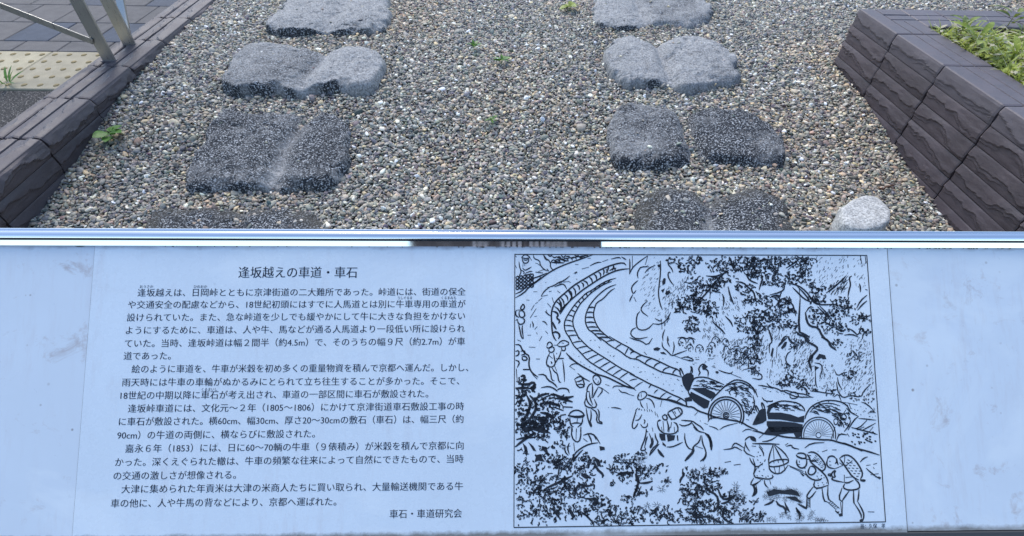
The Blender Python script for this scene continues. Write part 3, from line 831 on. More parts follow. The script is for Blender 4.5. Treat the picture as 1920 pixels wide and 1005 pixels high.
LINES = [
 ('逢坂越えの車道・車石', 448, 511, 670, 511, 0.0150),
 ('逢坂越えは、日岡峠とともに京津街道の二大難所であった。峠道には、街道の保全', 259, 549, 873, 547, 0),
 ('や交通安全の配慮などから、18世紀初頭にはすでに人馬道とは別に牛車専用の車道が', 241, 571.5, 873, 570, 0),
 ('設けられていた。また、急な峠道を少しでも緩やかにして牛に大きな負担をかけない', 239, 595.5, 872, 592.5, 0),
 ('ようにするために、車道は、人や牛、馬などが通る人馬道より一段低い所に設けられ', 237, 619.5, 872, 616, 0),
 ('ていた。当時、逢坂峠道は幅２間半（約4.5m）で、そのうちの幅９尺（約2.7m）が車', 235, 644, 872, 640, 0),
 ('道であった。', 233, 667.5, 321, 667, 0),
 ('絵のように車道を、牛車が米穀を初め多くの重量物資を積んで京都へ運んだ。しかし、', 248, 692, 878, 689, 0),
 ('雨天時には牛車の車輪がぬかるみにとられて立ち往生することが多かった。そこで、', 230, 717, 861, 714, 0),
 ('18世紀の中期以降に車石が考え出され、車道の一部区間に車石が敷設された。', 227, 741.5, 803, 738, 0),
 ('逢坂峠車道には、文化元～２年（1805～1806）にかけて京津街道車石敷設工事の時', 241, 766, 870, 761.5, 0),
 ('に車石が敷設された。横60cm、幅30cm、厚さ20～30cmの敷石（車石）は、幅三尺（約', 224, 790.5, 869, 785.5, 0),
 ('90cm）の牛道の両側に、横ならびに敷設された。', 221, 816, 591, 813, 0),
 ('嘉永６年（1853）には、日に60～70輌の牛車（９俵積み）が米穀を積んで京都に向', 236, 841, 869, 835, 0),
 ('かった。深くえぐられた轍は、牛車の頻繁な往来によって自然にできたもので、当時', 217, 866.5, 869, 860, 0),
 ('の交通の激しさが想像される。', 214, 892, 443, 890, 0),
 ('大津に集められた年貢米は大津の米商人たちに買い取られ、大量輸送機関である牛', 229, 917, 868, 911, 0),
 ('車の他に、人や牛馬の背などにより、京都へ運ばれた。', 209, 943.5, 631, 940, 0),
 ('車石・車道研究会', 731, 963.5, 866, 962, 0.0108),
 ('おうさか', 263, 537.5, 288, 537.5, 0.0042), ('ひのおか', 364, 537.5, 389, 537.5, 0.0042),
 ('うしぐるま', 746, 558.5, 773, 558.5, 0.0042), ('くるまみち', 828, 558.5, 855, 558.5, 0.0042),
 ('くるまいし', 379, 730, 408, 730, 0.0042),
]
for L_ in LINES:
    text_line(L_[0], L_[1], L_[2], L_[3], L_[4], L_[5] or 0.0104)
text_line('画：久保　孝', 1613, 986.5, 1659, 985.5, 0.0060)

# --- ink drawing, stroke by stroke, in the photograph's measurements laid onto the sheet
CR = {'A': (950, 460, 5.583), 'B': (1180, 460, 5.583), 'C': (1410, 460, 5.583), 'D': (950, 630, 5.583), 'E': (1180, 630, 5.583),
      'F': (1410, 630, 5.584), 'G': (950, 800, 5.024), 'H': (1180, 800, 5.024), 'I': (1410, 800, 4.904)}
INKV = []; INKF = []
INKZ = 0.00085
def ribbon(pts, w0, w1=None, taper=True):
    """pts: px points; w: width in px"""
    w1 = w0 if w1 is None else w1
    P = [Vector(p) for p in pts]
    if len(P) > 2:      # round the corners a little
        Q = [P[0]]
        for a, b, c in zip(P, P[1:], P[2:]):
            Q += [a.lerp(b, 0.75) if a is not P[0] else a.lerp(b, 0.72), b.lerp(c, 0.25) if c is not P[-1] else b.lerp(c, 0.28)]
        P = Q + [P[-1]]
    n = len(P); base = len(INKV)
    for i, p in enumerate(P):
        d = (P[min(i + 1, n - 1)] - P[max(i - 1, 0)])
        if d.length < 1e-6: d = Vector((1, 0))
        d.normalize(); nn = Vector((-d.y, d.x))
        w = w0 + (w1 - w0) * i / max(1, n - 1)
        if taper and (i == 0 or i == n - 1): w *= 0.45
        w *= 0.5
        for s_ in (1, -1):
            x, y = on_sign(p.x + nn.x * w * s_, p.y + nn.y * w * s_)
            INKV.append((x, y, INKZ))
    for i in range(n - 1):
        a = base + 2 * i
        INKF.append((a, a + 1, a + 3, a + 2))
def fill(pts):
    P = [Vector((p[0], p[1], 0)) for p in pts]; base = len(INKV)
    for p in P:
        x, y = on_sign(p.x, p.y); INKV.append((x, y, INKZ))
    for t_ in tessellate_polygon([P]): INKF.append(tuple(base + i for i in t_))
def parse(tagc, s):
    x0, y0, sc = CR[tagc]; out = []
    for q in s.split():
        a, b = q.split(','); out.append((x0 + float(a) / sc, y0 + float(b) / sc))
    return out
def S(tagc, w, *strokes):
    for s in strokes: ribbon(parse(tagc, s), 1.5 * w / CR[tagc][2])
def FL(tagc, *polys):
    for s in polys: fill(parse(tagc, s))
# frame
F4 = [(965.3, 477), (1624.5, 479.5), (1659.5, 978), (963.5, 988.5)]
def frame_line(a, b, w):
    ribbon([a, b], w, taper=False)
frame_line((964.5, 477), (1625, 479), 1.7); frame_line(F4[1], F4[2], 1.7); frame_line(F4[2], F4[3], 1.9); frame_line(F4[3], F4[0], 1.5)
# crop A: lantern, stone wall, road edges, cart way
S('A', 8, '155,125 185,100 205,98 240,122 238,132 200,140 158,130 155,125', '160,132 170,180 200,190 228,175 232,135', '172,150 200,158 225,148', '190,190 188,215', '172,190 168,225',
  '128,170 135,230 150,260 148,290 128,325', '165,235 190,265 230,245 260,225', '190,295 250,270 270,275', '185,305 235,310 255,290',
  '150,255 190,285 170,300', '245,130 262,160', '280,100 285,140 345,160 350,205 385,250 430,270', '90,110 105,125', '90,210 105,240', '300,185 330,195',
  '420,140 460,180 455,230 500,270', '395,110 420,145', '400,250 330,275', '350,210 330,200')
S('A', 13, '385,100 410,150 445,155', '470,180 520,180 600,185', '500,170 560,160', '520,120 600,160 640,165', '420,245 440,270', '300,280 380,290')
for k in range(9): S('A', 9, f'{460+k*42},{185-k*9} {480+k*42},{150-k*5} {510+k*42},{160-k*7} {520+k*42},{200-k*10}')
for k in range(8): S('A', 10, f'{430+k*46},{100+(k%3)*14} {455+k*46},{118+(k%2)*16} {478+k*46},{104+(k%3)*12}')
for r in range(4):
    for k in range(5): S('A', 10, f'{95+k*38},{335+r*36+k*-6} {120+k*38},{320+r*36-k*6} {130+k*38},{345+r*36-k*6} {105+k*38},{360+r*36-k*6} {95+k*38},{335+r*36-k*6}')
S('A', 10, '90,550 180,500 230,440 330,370 420,300 520,240 640,190 760,150 900,100', '90,510 160,480 200,430', '200,400 260,350 330,330 420,290', '205,420 240,420 330,365 360,330')
S('A', 8, '280,486 320,486', '205,572 238,574', '218,940 255,940', '715,200 750,200', '845,135 880,136', '405,388 415,392', '725,350 738,360', '700,295 745,272 715,298')
S('A', 9, '785,248 860,228', '870,215 940,180 990,178', '1000,172 1060,150', '1090,145 1170,125 1195,138', '890,205 960,180', '1200,120 1230,140 1250,150')
S('A', 9, '360,530 400,470 450,440', '360,535 430,520', '420,445 500,420 540,390 600,370 660,320', '500,435 560,410 600,405 630,460', '590,385 640,380', '440,485 470,478', '545,400 580,390', '530,475 560,500',
  '640,375 670,390', '370,550 330,585', '325,595 300,610', '290,620 255,680', '310,660 245,760', '290,745 315,740', '265,795 280,830 275,860', '250,820 245,860', '290,880 320,850', '370,795 400,800 425,835',
  '405,895 430,925', '475,545 490,600', '425,605 465,650', '400,690 430,720 460,740', '415,675 425,720', '310,910 320,930', '340,1000 370,950')
S('A', 11, '1250,210 1220,180 1120,200 1000,245 900,300 800,360 700,420 620,490 560,540 510,590 480,650 465,720 470,800 475,900 490,960 520,1000')
S('A', 11, '1280,245 1180,255 1080,290 970,350 880,410 790,470 720,530 660,580 600,650 560,720')
for i, (a, b) in enumerate([((1110,205),(1105,265)),((1060,220),(1040,290)),((1005,250),(1010,310)),((960,280),(980,335)),((910,300),(940,370)),((860,330),(895,400)),((800,370),(850,420)),((780,390),(800,440)),
     ((730,410),(760,470)),((690,440),(720,520)),((650,470),(680,540)),((600,510),(640,580)),((560,545),(600,630)),((520,590),(570,660)),((500,640),(560,720))]):
    m = ((a[0]+b[0])/2+14, (a[1]+b[1])/2-10)
    S('A', 11, f'{a[0]},{a[1]} {m[0]},{m[1]} {b[0]},{b[1]}')
S('A', 14, '545,560 575,620 560,700', '560,700 600,640 640,600', '640,470 690,540 660,570', '480,690 520,700 540,730 520,760 560,790 540,820', '480,800 500,850 520,880', '475,920 520,900 560,940 540,980', '1040,250 1060,290', '1075,265 1140,230 1130,265')
# figure far left
S('A', 10, '170,620 150,640 145,670 170,675 188,650 180,620 160,615', '100,680 90,710 100,740 130,755', '100,680 140,675', '130,690 160,680 185,700 190,740 160,760 130,740 130,690', '110,770 95,790', '110,770 125,830 180,820 190,775 165,765',
  '125,830 135,870 155,970 180,975', '165,835 160,880 175,970')
# two tracks of cart stones
tr1o = [(1145,343),(1050,370),(960,420),(900,465),(830,500),(780,550),(720,610),(670,680),(620,760),(600,820),(610,900),(660,970),(670,1000)]
tr1i = [(1100,378),(1020,405),(950,450),(880,500),(820,560),(770,610),(730,680),(700,740),(690,790),(695,840),(710,880),(740,940),(760,990)]
tr2o = [(1145,410),(1060,440),(980,500),(920,560),(880,610),(850,660),(825,730),(820,800),(850,880),(900,910),(940,950),(990,1000)]
tr2i = [(1130,450),(1080,480),(1010,560),(940,600),(920,650),(905,720),(920,790),(960,870),(1010,920),(1060,960),(1120,1000)]
for tr in (tr1o, tr1i, tr2o, tr2i): S('A', 9, ' '.join(f'{a},{b}' for a, b in tr))
def interp_path(p, n):
    P = np.array(p, float); d = np.r_[0, np.cumsum(np.hypot(*np.diff(P, axis=0).T))]; t_ = np.linspace(0, d[-1], n)
    return np.stack([np.interp(t_, d, P[:, 0]), np.interp(t_, d, P[:, 1])], 1)
def rungs(tagc, a, b, n, w=9, bend=6):
    A, B = interp_path(a, n), interp_path(b, n)
    for p, q in zip(A[1:-1], B[1:-1]):
        m = (p + q) / 2 + np.array([bend * .5, -bend])
        S(tagc, w, f'{p[0]},{p[1]} {m[0]},{m[1]} {q[0]},{q[1]}')
rungs('A', tr1o, tr1i, 17); rungs('A', tr2o[4:], tr2i[3:], 10, 11)
# crop D/E: tracks run on to the lower right
t1o = [(655,0),(690,90),(760,160),(850,260),(960,330),(1080,400),(1160,440),(1240,490),(1340,555)]
t1i = [(745,0),(830,100),(930,170),(1060,250),(1180,330),(1280,380),(1340,410)]
t2o = [(935,0),(1010,40),(1080,100),(1190,160),(1260,220),(1340,245)]
t2i = [(1070,0),(1180,70),(1280,120),(1340,160)]
for tr in (t1o, t1i, t2o, t2i): S('D', 9, ' '.join(f'{a},{b}' for a, b in tr))
rungs('D', t1o[:-1], t1i, 11, 9, 8); rungs('D', t2o, t2i, 5, 9, 8)
S('E', 10, '0,395 100,440 210,500 330,550 440,610 540,650 590,690', '0,520 70,570', '190,620 270,640 330,655 440,680 560,730', '0,140 60,165 130,205 240,235 340,280 440,330 500,345 520,370', '0,235 80,240 160,290 260,340 340,380 450,400 540,430')
for a, b in (((240,235),(160,290)),((330,275),(250,335)),((420,325),(340,380)),((500,345),(450,410)),((60,165),(10,190)),((130,205),(60,245))):
    S('E', 10, f'{a[0]},{a[1]} {(a[0]+b[0])/2-15},{(a[1]+b[1])/2-12} {b[0]},{b[1]}')
for a, b in (((80,450),(0,470)),((140,480),(50,540)),((230,510),(200,545)),((300,560),(255,600)),((385,590),(310,655)),((440,630),(380,670)),((540,655),(490,690))):
    S('E', 8, f'{a[0]},{a[1]} {(a[0]+b[0])/2},{(a[1]+b[1])/2-8} {b[0]},{b[1]}')
# roadside line under the tracks
S('D', 12, '620,175 680,240 760,300 850,350 940,400 1050,430 1150,480 1250,530 1340,555'); S('D', 8, '650,230 720,270 740,300', '655,320 690,290 740,290', '655,315 715,355', '1105,545 1130,520 1200,525 1290,530 1340,545', '1170,555 1200,590 1240,590 1290,615', '1030,505 1075,520')
S('E', 12, '190,610 260,640 320,660 420,665 500,690 600,740 660,740 720,785 800,810 900,850 1000,870 1100,885 1180,905 1250,950 1340,985')
S('E', 8, '720,785 680,830', '340,670 320,740', '820,900 830,870 870,855 930,860', '780,912 820,925', '830,940 900,960 930,985', '940,980 1000,940 1130,910', '1180,1000 1230,970 1280,985')
for s in ('305,240 318,238','345,235 355,240','490,272 508,280','660,290 678,298','640,410 650,412','180,450 190,458','265,430 275,436','350,500 360,505','440,570 465,568','545,575 555,580','410,510 420,512','100,380 130,372','240,395 255,400','40,322 50,324','85,325 95,330',
          '470,500 476,506','380,470 386,472','430,440 436,444','300,430 304,436','330,400 336,402','160,370 166,376','0,612 50,625','150,165 180,195','495,450 520,465','535,515 555,525','735,885 745,890'): S('E', 9, s)
for s in ('232,115 300,118','305,240 350,240','1060,748 1068,748','1092,748 1150,750 1200,765','110,40 150,55','870,48 885,42','915,42 930,45','960,110 975,125','1055,165 1065,170','1080,200 1088,210','1110,215 1130,205','1250,65 1260,72','770,268 778,275','805,298 815,304','860,320 872,322','920,348 930,356','700,188 706,190','750,210 760,216'): S('D', 9, s)
# crop D people
S('D', 9, '420,105 430,70 455,60 480,90 470,110 430,130 415,110', '440,140 450,120 490,110 500,150 470,175 440,160 440,140', '525,95 570,50 610,45 660,75 620,105 560,115 525,95', '575,72 600,75', '490,95 525,95', '570,120 580,150 600,155 615,140 612,110',
  '450,175 420,240 415,290 430,320 480,325 510,290 500,240 490,180', '570,150 555,210 520,260 500,300', '540,240 580,232 600,235', '585,250 600,360 605,480', '440,320 460,380 470,460 500,468', '470,325 500,375 530,390 545,480 570,485', '500,310 525,370', '460,265 475,280 465,290',
  '520,175 525,190', '515,230 530,245', '545,215 555,222', '430,300 445,310', '440,200 480,235')
S('D', 10, '710,450 750,425 790,425 820,530 745,542 710,450', '725,480 770,470 800,450', '735,510 790,500 815,530', '740,388 800,440 870,475', '900,450 905,420 935,405 975,430 988,475 960,515 920,495 900,450', '925,450 940,448', '955,465 962,480', '945,488 965,490',
  '895,490 850,520 835,580 870,582', '960,530 920,600 900,650', '895,500 900,570 890,650', '960,530 1015,560 950,640', '990,540 1070,600', '835,580 830,640 850,700 900,740', '865,590 870,650 900,720', '830,640 808,720 870,755 950,740 915,660', '830,750 845,850 870,930 890,955 880,910 870,900 885,850 880,770',
  '880,755 950,800 935,900 1000,920 995,900 960,890 970,800 950,760')
# lantern low left
S('D', 11, '640,835 680,785 740,772 790,795 820,840 740,855 640,835', '650,830 740,845 815,825', '660,850 665,930 700,950', '795,850 790,915 740,955', '670,920 720,905 785,915', '740,860 735,900', '685,955 690,1000', '775,950 770,1000', '730,965 728,1000')
S('G', 9, '610,0 610,100 660,150 695,120 700,0', '655,20 652,120')
# bushes left of the people
for s in ('90,90 140,90 160,140 190,180 240,210 230,300 245,350 270,390 330,430', '90,160 130,150 125,200 90,210', '145,160 185,150 195,190 150,200', '160,215 200,210 220,250 165,255 160,215', '90,250 140,270 110,330', '100,340 110,470', '330,405 400,400 430,460 500,500 530,540', '270,400 320,450', '360,540 440,525 500,550 530,580',
          '520,570 560,545 640,550 655,595', '320,690 400,640 480,610', '430,660 500,640 510,670', '350,700 430,690'): S('D', 11, s)
for s in ('145,425 180,410 190,440 160,470 210,460', '120,500 220,510 280,480 300,520 260,560 300,590', '90,545 170,545 230,540', '150,570 200,580 200,620 120,640', '170,350 240,350', '290,670 350,620 440,600', '480,600 560,640 620,650 700,630', '500,650 600,660 690,690', '380,710 480,700 560,740', '440,730 500,770', '480,740 580,775',
          '240,620 300,680 310,760 270,830 220,900', '210,620 250,700 230,780 210,860', '90,620 150,640 160,670 110,690', '590,740 690,745', '350,800 420,810 500,850', '290,850 400,850', '560,830 620,820'): S('D', 20, s)
FL('D', '340,860 420,850 440,900 400,930 350,910', '150,870 190,860 200,930 160,980', '240,540 300,490 310,540 270,590', '460,600 520,605 500,630 450,620', '240,900 270,870 290,900 260,940')
BUSH = True
rr = random.Random(12)
def pip(x, y, poly):
    ins = False; n = len(poly); j = n - 1
    for i in range(n):
        xi, yi = poly[i]; xj, yj = poly[j]
        if (yi > y) != (yj > y) and x < (xj - xi) * (y - yi) / (yj - yi) + xi: ins = not ins
        j = i
    return ins
def scatter(poly, n, fn):
    xs = [p[0] for p in poly]; ys = [p[1] for p in poly]; c = 0; g_ = 0
    n = int(n * 1.5)
    while c < n and g_ < n * 30:
        g_ += 1
        x, y = rr.uniform(min(xs), max(xs)), rr.uniform(min(ys), max(ys))
        if pip(x, y, poly): fn(x, y); c += 1
def inside_frame(x, y):
    return pip(x, y, F4)
def dash(x, y, L=4, w=1.4, a0=-1.0, da=0.5):
    a = a0 + rr.uniform(-da, da); l = L * rr.uniform(0.5, 1.4)
    q = (x + l * math.cos(a), y - l * math.sin(a) * -1)
    if inside_frame(*q) and inside_frame(x, y): ribbon([(x, y), q], 1.2 * w * rr.uniform(0.7, 1.3))
def squiggle(x, y, r=5, w=1.6):
    a = rr.uniform(0, 6.3); pts = [(x, y)]
    for _ in range(rr.randint(2, 4)):
        a += rr.uniform(-1.7, 1.7); pts.append((pts[-1][0] + r * rr.uniform(.5, 1) * math.cos(a), pts[-1][1] + r * rr.uniform(.5, 1) * math.sin(a)))
    if all(inside_frame(*p) for p in pts): ribbon(pts, 1.15 * w * rr.uniform(0.8, 1.3))
def leaf(x, y, r=5, w=1.8, a=None):
    a = rr.uniform(0, 6.3) if a is None else a
    c, s = math.cos(a), math.sin(a); k = r * 0.32
    P = [(x, y), (x + c * r * .5 - s * k, y + s * r * .5 + c * k), (x + c * r, y + s * r), (x + c * r * .5 + s * k, y + s * r * .5 - c * k)]
    if not all(inside_frame(*p) for p in P): return
    if rr.random() < 0.55: fill(P)
    else: ribbon(P + [P[0]], w * 0.7)
def star(x, y, r=9, n=8, w=1.5):
    for k in range(n):
        a = 6.283 * k / n + rr.uniform(-.2, .2); l = r * rr.uniform(.6, 1.1)
        q = (x + l * math.cos(a), y + l * math.sin(a))
        if inside_frame(*q) and inside_frame(x, y): ribbon([(x + 0.2 * (q[0] - x), y + 0.2 * (q[1] - y)), q], w, w * .7)
def clump(x, y, r, n, w=1.8, lr=5.5):
    for _ in range(int(n * 1.7)):
        a = rr.uniform(0, 6.3); d = 1.12 * r * math.sqrt(rr.random())
        xx, yy = x + d * math.cos(a) * 1.25, y + d * math.sin(a) * .8
        if rr.random() < .6: leaf(xx, yy, lr, w)
        else: squiggle(xx, yy, lr * .7, w)
for cx, cy, r, n in ((130,480,60,14),(200,560,60,16),(130,640,60,16),(420,640,70,16),(520,690,80,22),(400,740,80,22),(300,740,60,18),(180,720,60,16),(150,800,60,22),(260,880,90,46),(380,900,90,50),(480,850,70,26),(130,930,70,36),(500,930,70,30),(580,880,50,16),(600,980,50,20),(330,980,90,40)):
    clump(950 + cx / 5.583, 630 + cy / 5.583, r / 5.583, int(n * .6), 2.0, 5.6)
# crop B: rocks and trees on the upper bank
S('B', 9, '0,305 25,240 90,180 190,110', '190,115 165,205', '205,225 120,225 95,260 80,300 90,345', '90,368 50,400 20,440 25,480 40,510 70,470', '35,515 10,560 0,590', '45,540 70,590', '270,210 200,240 160,290', '190,580 125,640 120,690 195,745', '110,690 75,730 70,850 110,890 190,880 250,815',
  '70,860 20,885 10,940 80,985 190,960', '325,160 325,280 310,420 300,500 320,620 345,675', '400,160 405,205 440,240 455,285', '430,290 410,275 400,320 430,380 460,415', '265,765 330,800 330,770', '340,880 335,770', '370,880 345,940 350,1000', '400,950 410,1000', '500,970 560,960 600,980 630,960 690,985', '240,820 330,830 400,770 430,700',
  '30,110 30,230', '1,140 5,200 0,300')
S('B', 12, '700,600 780,530 850,440 920,360 1000,280 1040,262', '800,320 900,330 960,300', '850,410 840,560', '870,420 860,500', '1040,120 1060,150 1080,230 1110,280', '1110,380 1190,390 1240,440 1300,490 1310,540 1330,600', '1230,300 1240,350 1280,380 1340,400', '1030,430 1050,520 1070,570 1090,620', '970,510 990,560 980,640', '860,790 920,850 960,880 1000,930', '1000,740 1060,800 1080,850')
for cx, cy, r, n in ((700,150,55,26),(600,240,75,40),(490,150,45,14),(720,420,85,60),(900,380,60,36),(950,200,95,60),(1170,200,90,64),(1290,170,55,36),(1290,290,50,26),(610,600,90,64),(790,650,85,58),(690,560,60,34),(640,790,60,30),(660,870,50,30),(880,450,60,34),(1020,340,60,24),(1200,450,70,34),(1250,580,45,22),(540,660,45,26),(860,700,60,36),(1230,820,110,64),(1290,920,50,24),(400,170,30,8)):
    px_, py_ = 1180 + cx / 5.583, 460 + cy / 5.583
    clump(px_, py_, r / 5.583, int(n * 0.62), 1.8, 5.2)
FL('B', '360,340 380,350 375,400 345,420 340,380', '330,470 370,450 350,500', '385,480 420,475 430,495 400,520 370,510', '290,205 330,195 325,235 300,230')
scatter(parse('B', '400,450 620,330 600,520 480,560 420,800 360,860 340,560'), 90, lambda x, y: dash(x, y, 4.5, 1.3, -1.1, .3))
scatter(parse('B', '180,110 330,110 300,740 180,730 100,500'), 40, lambda x, y: dash(x, y, 5, 1.2, -0.8, .3))
scatter(parse('B', '760,760 980,760 1000,1000 760,960'), 50, lambda x, y: dash(x, y, 4.5, 1.4, 1.1, .3))
scatter(parse('B', '920,480 1220,560 1180,760 960,700'), 36, lambda x, y: dash(x, y, 4.5, 1.4, 1.1, .3))
# crop C: trees at the upper right
S('C', 16, '500,560 480,900 540,930 600,960', '460,900 490,940 550,950 600,1000', '555,700 570,800 610,850 690,860 730,950 790,1000')
S('C', 11, '350,240 420,200 500,140', '370,260 430,210', '460,110 540,160 580,200', '390,400 480,420 560,480 620,560 650,610 740,625 860,615', '420,440 480,500 540,560 620,600', '490,450 500,560', '560,700 600,640 640,650', '680,640 760,720 820,790', '700,630 790,720 830,780', '240,640 300,560 340,560 420,610 440,680 455,740', '240,640 250,740', '120,700 200,640', '115,690 195,650',
  '180,550 240,520 300,530', '320,380 340,450 300,490 180,520', '110,330 90,400 70,470', '1000,540 1010,470 1030,410 1010,340 1040,320', '1130,490 1130,440 1120,400', '1180,460 1205,470', '1090,660 1130,580 1200,520', '1100,680 1150,620 1200,580', '770,500 830,460 900,400 980,320', '1010,870 1060,900 1110,950 1140,840', '1150,980 1160,920 1220,880', '960,940 1040,930 1110,960',
  '160,860 190,930 200,1000', '300,1000 340,950 370,960', '1130,110 1145,190', '1180,115 1190,190', '1000,200 1002,235', '470,430 560,520 610,600')
for cx, cy, r, n in ((60,190,90,70),(190,180,80,70),(40,290,60,36),(210,290,70,40),(180,380,60,36),(270,400,50,20),(350,160,55,34),(500,180,70,50),(420,340,80,64),(540,280,60,40),(600,380,50,24),(590,170,60,28),(690,470,60,40),(690,560,60,40),(920,600,70,44),(900,700,80,60),(760,780,90,66),(850,860,80,50),(650,720,60,34),(1010,640,45,22),(1090,760,60,34),(310,600,70,40),(320,680,60,40),(170,580,80,44),(60,560,70,34),(60,740,80,60),(170,740,60,40),(260,810,80,50),(420,820,55,30),(60,850,70,44),(400,690,40,22),(1190,760,40,24),(960,870,50,24),(1180,900,50,22),(620,560,40,20)):
    px_, py_ = 1410 + cx / 5.583, 460 + cy / 5.583
    clump(px_, py_, r / 5.583, int(n * 0.58), 1.6, 4.8)
scatter(parse('C', '640,110 1000,110 1000,320 680,440'), 44, lambda x, y: dash(x, y, 4.5, 1.3, -1.0, .4))
scatter(parse('C', '780,440 980,330 980,480 820,560'), 60, lambda x, y: dash(x, y, 6, 1.7, -0.95, .25))
scatter(parse('C', '1040,140 1210,140 1220,480 1080,480'), 20, lambda x, y: dash(x, y, 4, 1.3, -1.2, .6))
scatter(parse('C', '0,860 480,860 480,1000 0,1000'), 60, lambda x, y: dash(x, y, 5, 1.5, -1.1, .4))
# crop F: undergrowth below
S('F', 16, '540,0 570,60 640,90 690,130 650,180 590,240 600,300 620,360', '640,180 620,240 575,270', '720,10 800,50 810,100 880,150', '360,20 300,70 270,110', '370,0 400,60 450,90')
S('F', 9, '180,180 175,90 210,60 200,0', '260,110 250,230', '215,250 205,330', '190,350 180,440', '405,155 360,190 345,270 400,310', '660,370 660,500 680,540', '730,370 710,430', '345,440 400,490 480,490', '150,490 180,530 260,550 310,580 350,565 390,580 480,600 560,610 620,640', '480,560 500,530 560,545 580,590', '610,575 680,580 760,595 840,605',
  '310,570 370,600 470,640 640,640', '390,600 440,580 485,610 470,650 400,655 390,610', '880,480 890,550 900,590 950,650 1020,620 1140,640 1160,580 1240,500', '940,560 900,500 890,430', '860,360 890,420 960,380', '1000,700 1100,720', '910,690 1010,700', '850,640 900,600 930,680', '1140,690 1200,710 1280,790', '1230,800 1290,800', '1220,800 1250,780 1280,800',
  '650,280 720,290 735,350 710,400', '0,390 60,385 105,410 95,460 0,440', '60,515 120,520 220,550', '110,550 150,550', '1110,860 1200,870 1295,880', '1040,960 1110,970 1200,880', '1150,985 1200,960 1290,910', '100,640 130,680 215,685 210,670', '160,700 130,670')
FL('F', '660,240 700,185 760,200 775,240 740,245 720,230 690,250', '650,310 700,330 670,350 655,380', '300,120 340,60 365,60 350,110 310,140', '385,110 410,100 420,120', '190,200 210,120 225,130 210,230')
for cx, cy, r, n in ((340,500,50,30),(520,500,60,34),(420,420,60,26),(30,60,60,30),(30,360,50,20),(600,560,50,18),(820,590,40,16),(1020,400,60,24),(1070,210,60,28),(880,80,50,20),(400,320,40,16),(1050,630,50,14),(1210,660,40,10),(470,90,50,24)):
    clump(1410 + cx / 5.584, 630 + cy / 5.584, r / 5.584, int(n * .7), 1.5, 4.4)
scatter(parse('F', '420,30 620,0 640,560 480,480 430,300'), 130, lambda x, y: dash(x, y, 4, 1.4, -1.15, .3))
scatter(parse('F', '180,260 350,140 340,560 130,480'), 46, lambda x, y: dash(x, y, 4, 1.3, -1.4, .2))
scatter(parse('F', '700,250 860,330 860,600 700,560'), 50, lambda x, y: dash(x, y, 3.6, 1.4, -1.2, .3))
scatter(parse('F', '860,40 1240,20 1265,640 900,600 960,300'), 190, lambda x, y: dash(x, y, 4, 1.4, -1.1, .4))
scatter(parse('F', '0,30 180,60 140,280 0,300'), 60, lambda x, y: dash(x, y, 4.5, 1.4, -1.1, .3))
scatter(parse('F', '0,480 500,600 1000,720 1280,700 1290,850 900,820 560,640 0,560'), 40, lambda x, y: dash(x, y, 2.6, 1.8, .2, .6))
# crop E: bank above the first cart
for cx, cy, r in ((550,60,55),(640,60,45),(630,120,45),(730,130,55),(860,100,50),(900,50,60),(1000,60,45),(830,160,45)):
    x, y = 1180 + cx / 5.583, 630 + cy / 5.583; q = r / 5.583 * .8
    ribbon([(x - q, y + q * .4), (x - q * .6, y - q * .7), (x + q * .2, y - q), (x + q, y - q * .2), (x + q * .9, y + q * .7)], 1.7)
    clump(x, y + q * .4, q * .8, 5, 1.3, 3.2)
scatter(parse('E', '930,180 1040,60 1340,0 1340,280 1200,380 1000,300'), 150, lambda x, y: dash(x, y, 4.5, 1.6, -1.0, .6))
scatter(parse('E', '1000,120 1340,60 1340,300 1120,280'), 46, lambda x, y: squiggle(x, y, 4.5, 1.6))
S('E', 9, '340,60 345,120 400,160 440,210 500,185 600,150', '400,0 395,60 420,110', '460,60 470,120 450,190', '540,230 600,215 670,245 660,265 560,240', '470,205 560,240', '930,355 990,380 1060,395 1080,370', '1060,395 1170,440', '900,370 930,375 920,390 898,378', '1200,350 1290,330 1310,390', '820,235 870,240', '860,320 900,330', '1010,290 1080,300', '690,245 730,245', '0,15 60,40 120,50 190,100 240,20')
FL('E', '250,130 290,115 325,130 300,155 255,150', '320,170 360,165 390,195 330,185')
scatter(parse('E', '560,160 940,200 900,320 640,300'), 14, lambda x, y: dash(x, y, 3, 1.6, .1, .5))
# first ox and cart
FL('E', '545,430 570,410 600,388 640,385 670,410 675,450 640,500 625,560 620,590 590,560 560,510 548,460', '640,545 780,540 890,590 900,610 850,660 700,580', '640,580 840,680 820,750 780,760 720,720 670,680 630,620', '575,650 630,635 660,680 600,685 605,725 590,725')
S('E', 10, '545,430 525,380 530,325 550,370 570,415', '635,385 650,340 635,312 655,330 658,380 645,390', '610,570 625,610 655,665', '720,415 740,380 730,370 722,340 745,305 775,290 800,310', '770,350 800,345 825,370 820,425', '640,545 620,570 660,460 700,430 800,430 900,470 990,510', '850,680 880,640 920,600 990,530 1060,480 1110,455 1200,470 1280,520 1310,600')
FL('E', '755,320 780,290 820,320 790,350 765,350')
rr2 = random.Random(3)
for k in range(40):
    u, v_ = rr2.random(), rr2.random()
    x, y = 660 + u * 280, 450 + u * 40 + v_ * 85
    S('E', 7, f'{x},{y} {x+28},{y-8} {x+50},{y+6}')
for k in range(64):
    u, v_ = rr2.random(), rr2.random()
    x, y = 1010 + u * 250 - v_ * 30, 490 + v_ * (120 + 190 * u) - 20 * u
    if x < 1150 and y > 600: continue
    S('E', 6, f'{x},{y} {x+26},{y+2} {x+46},{y+16}')
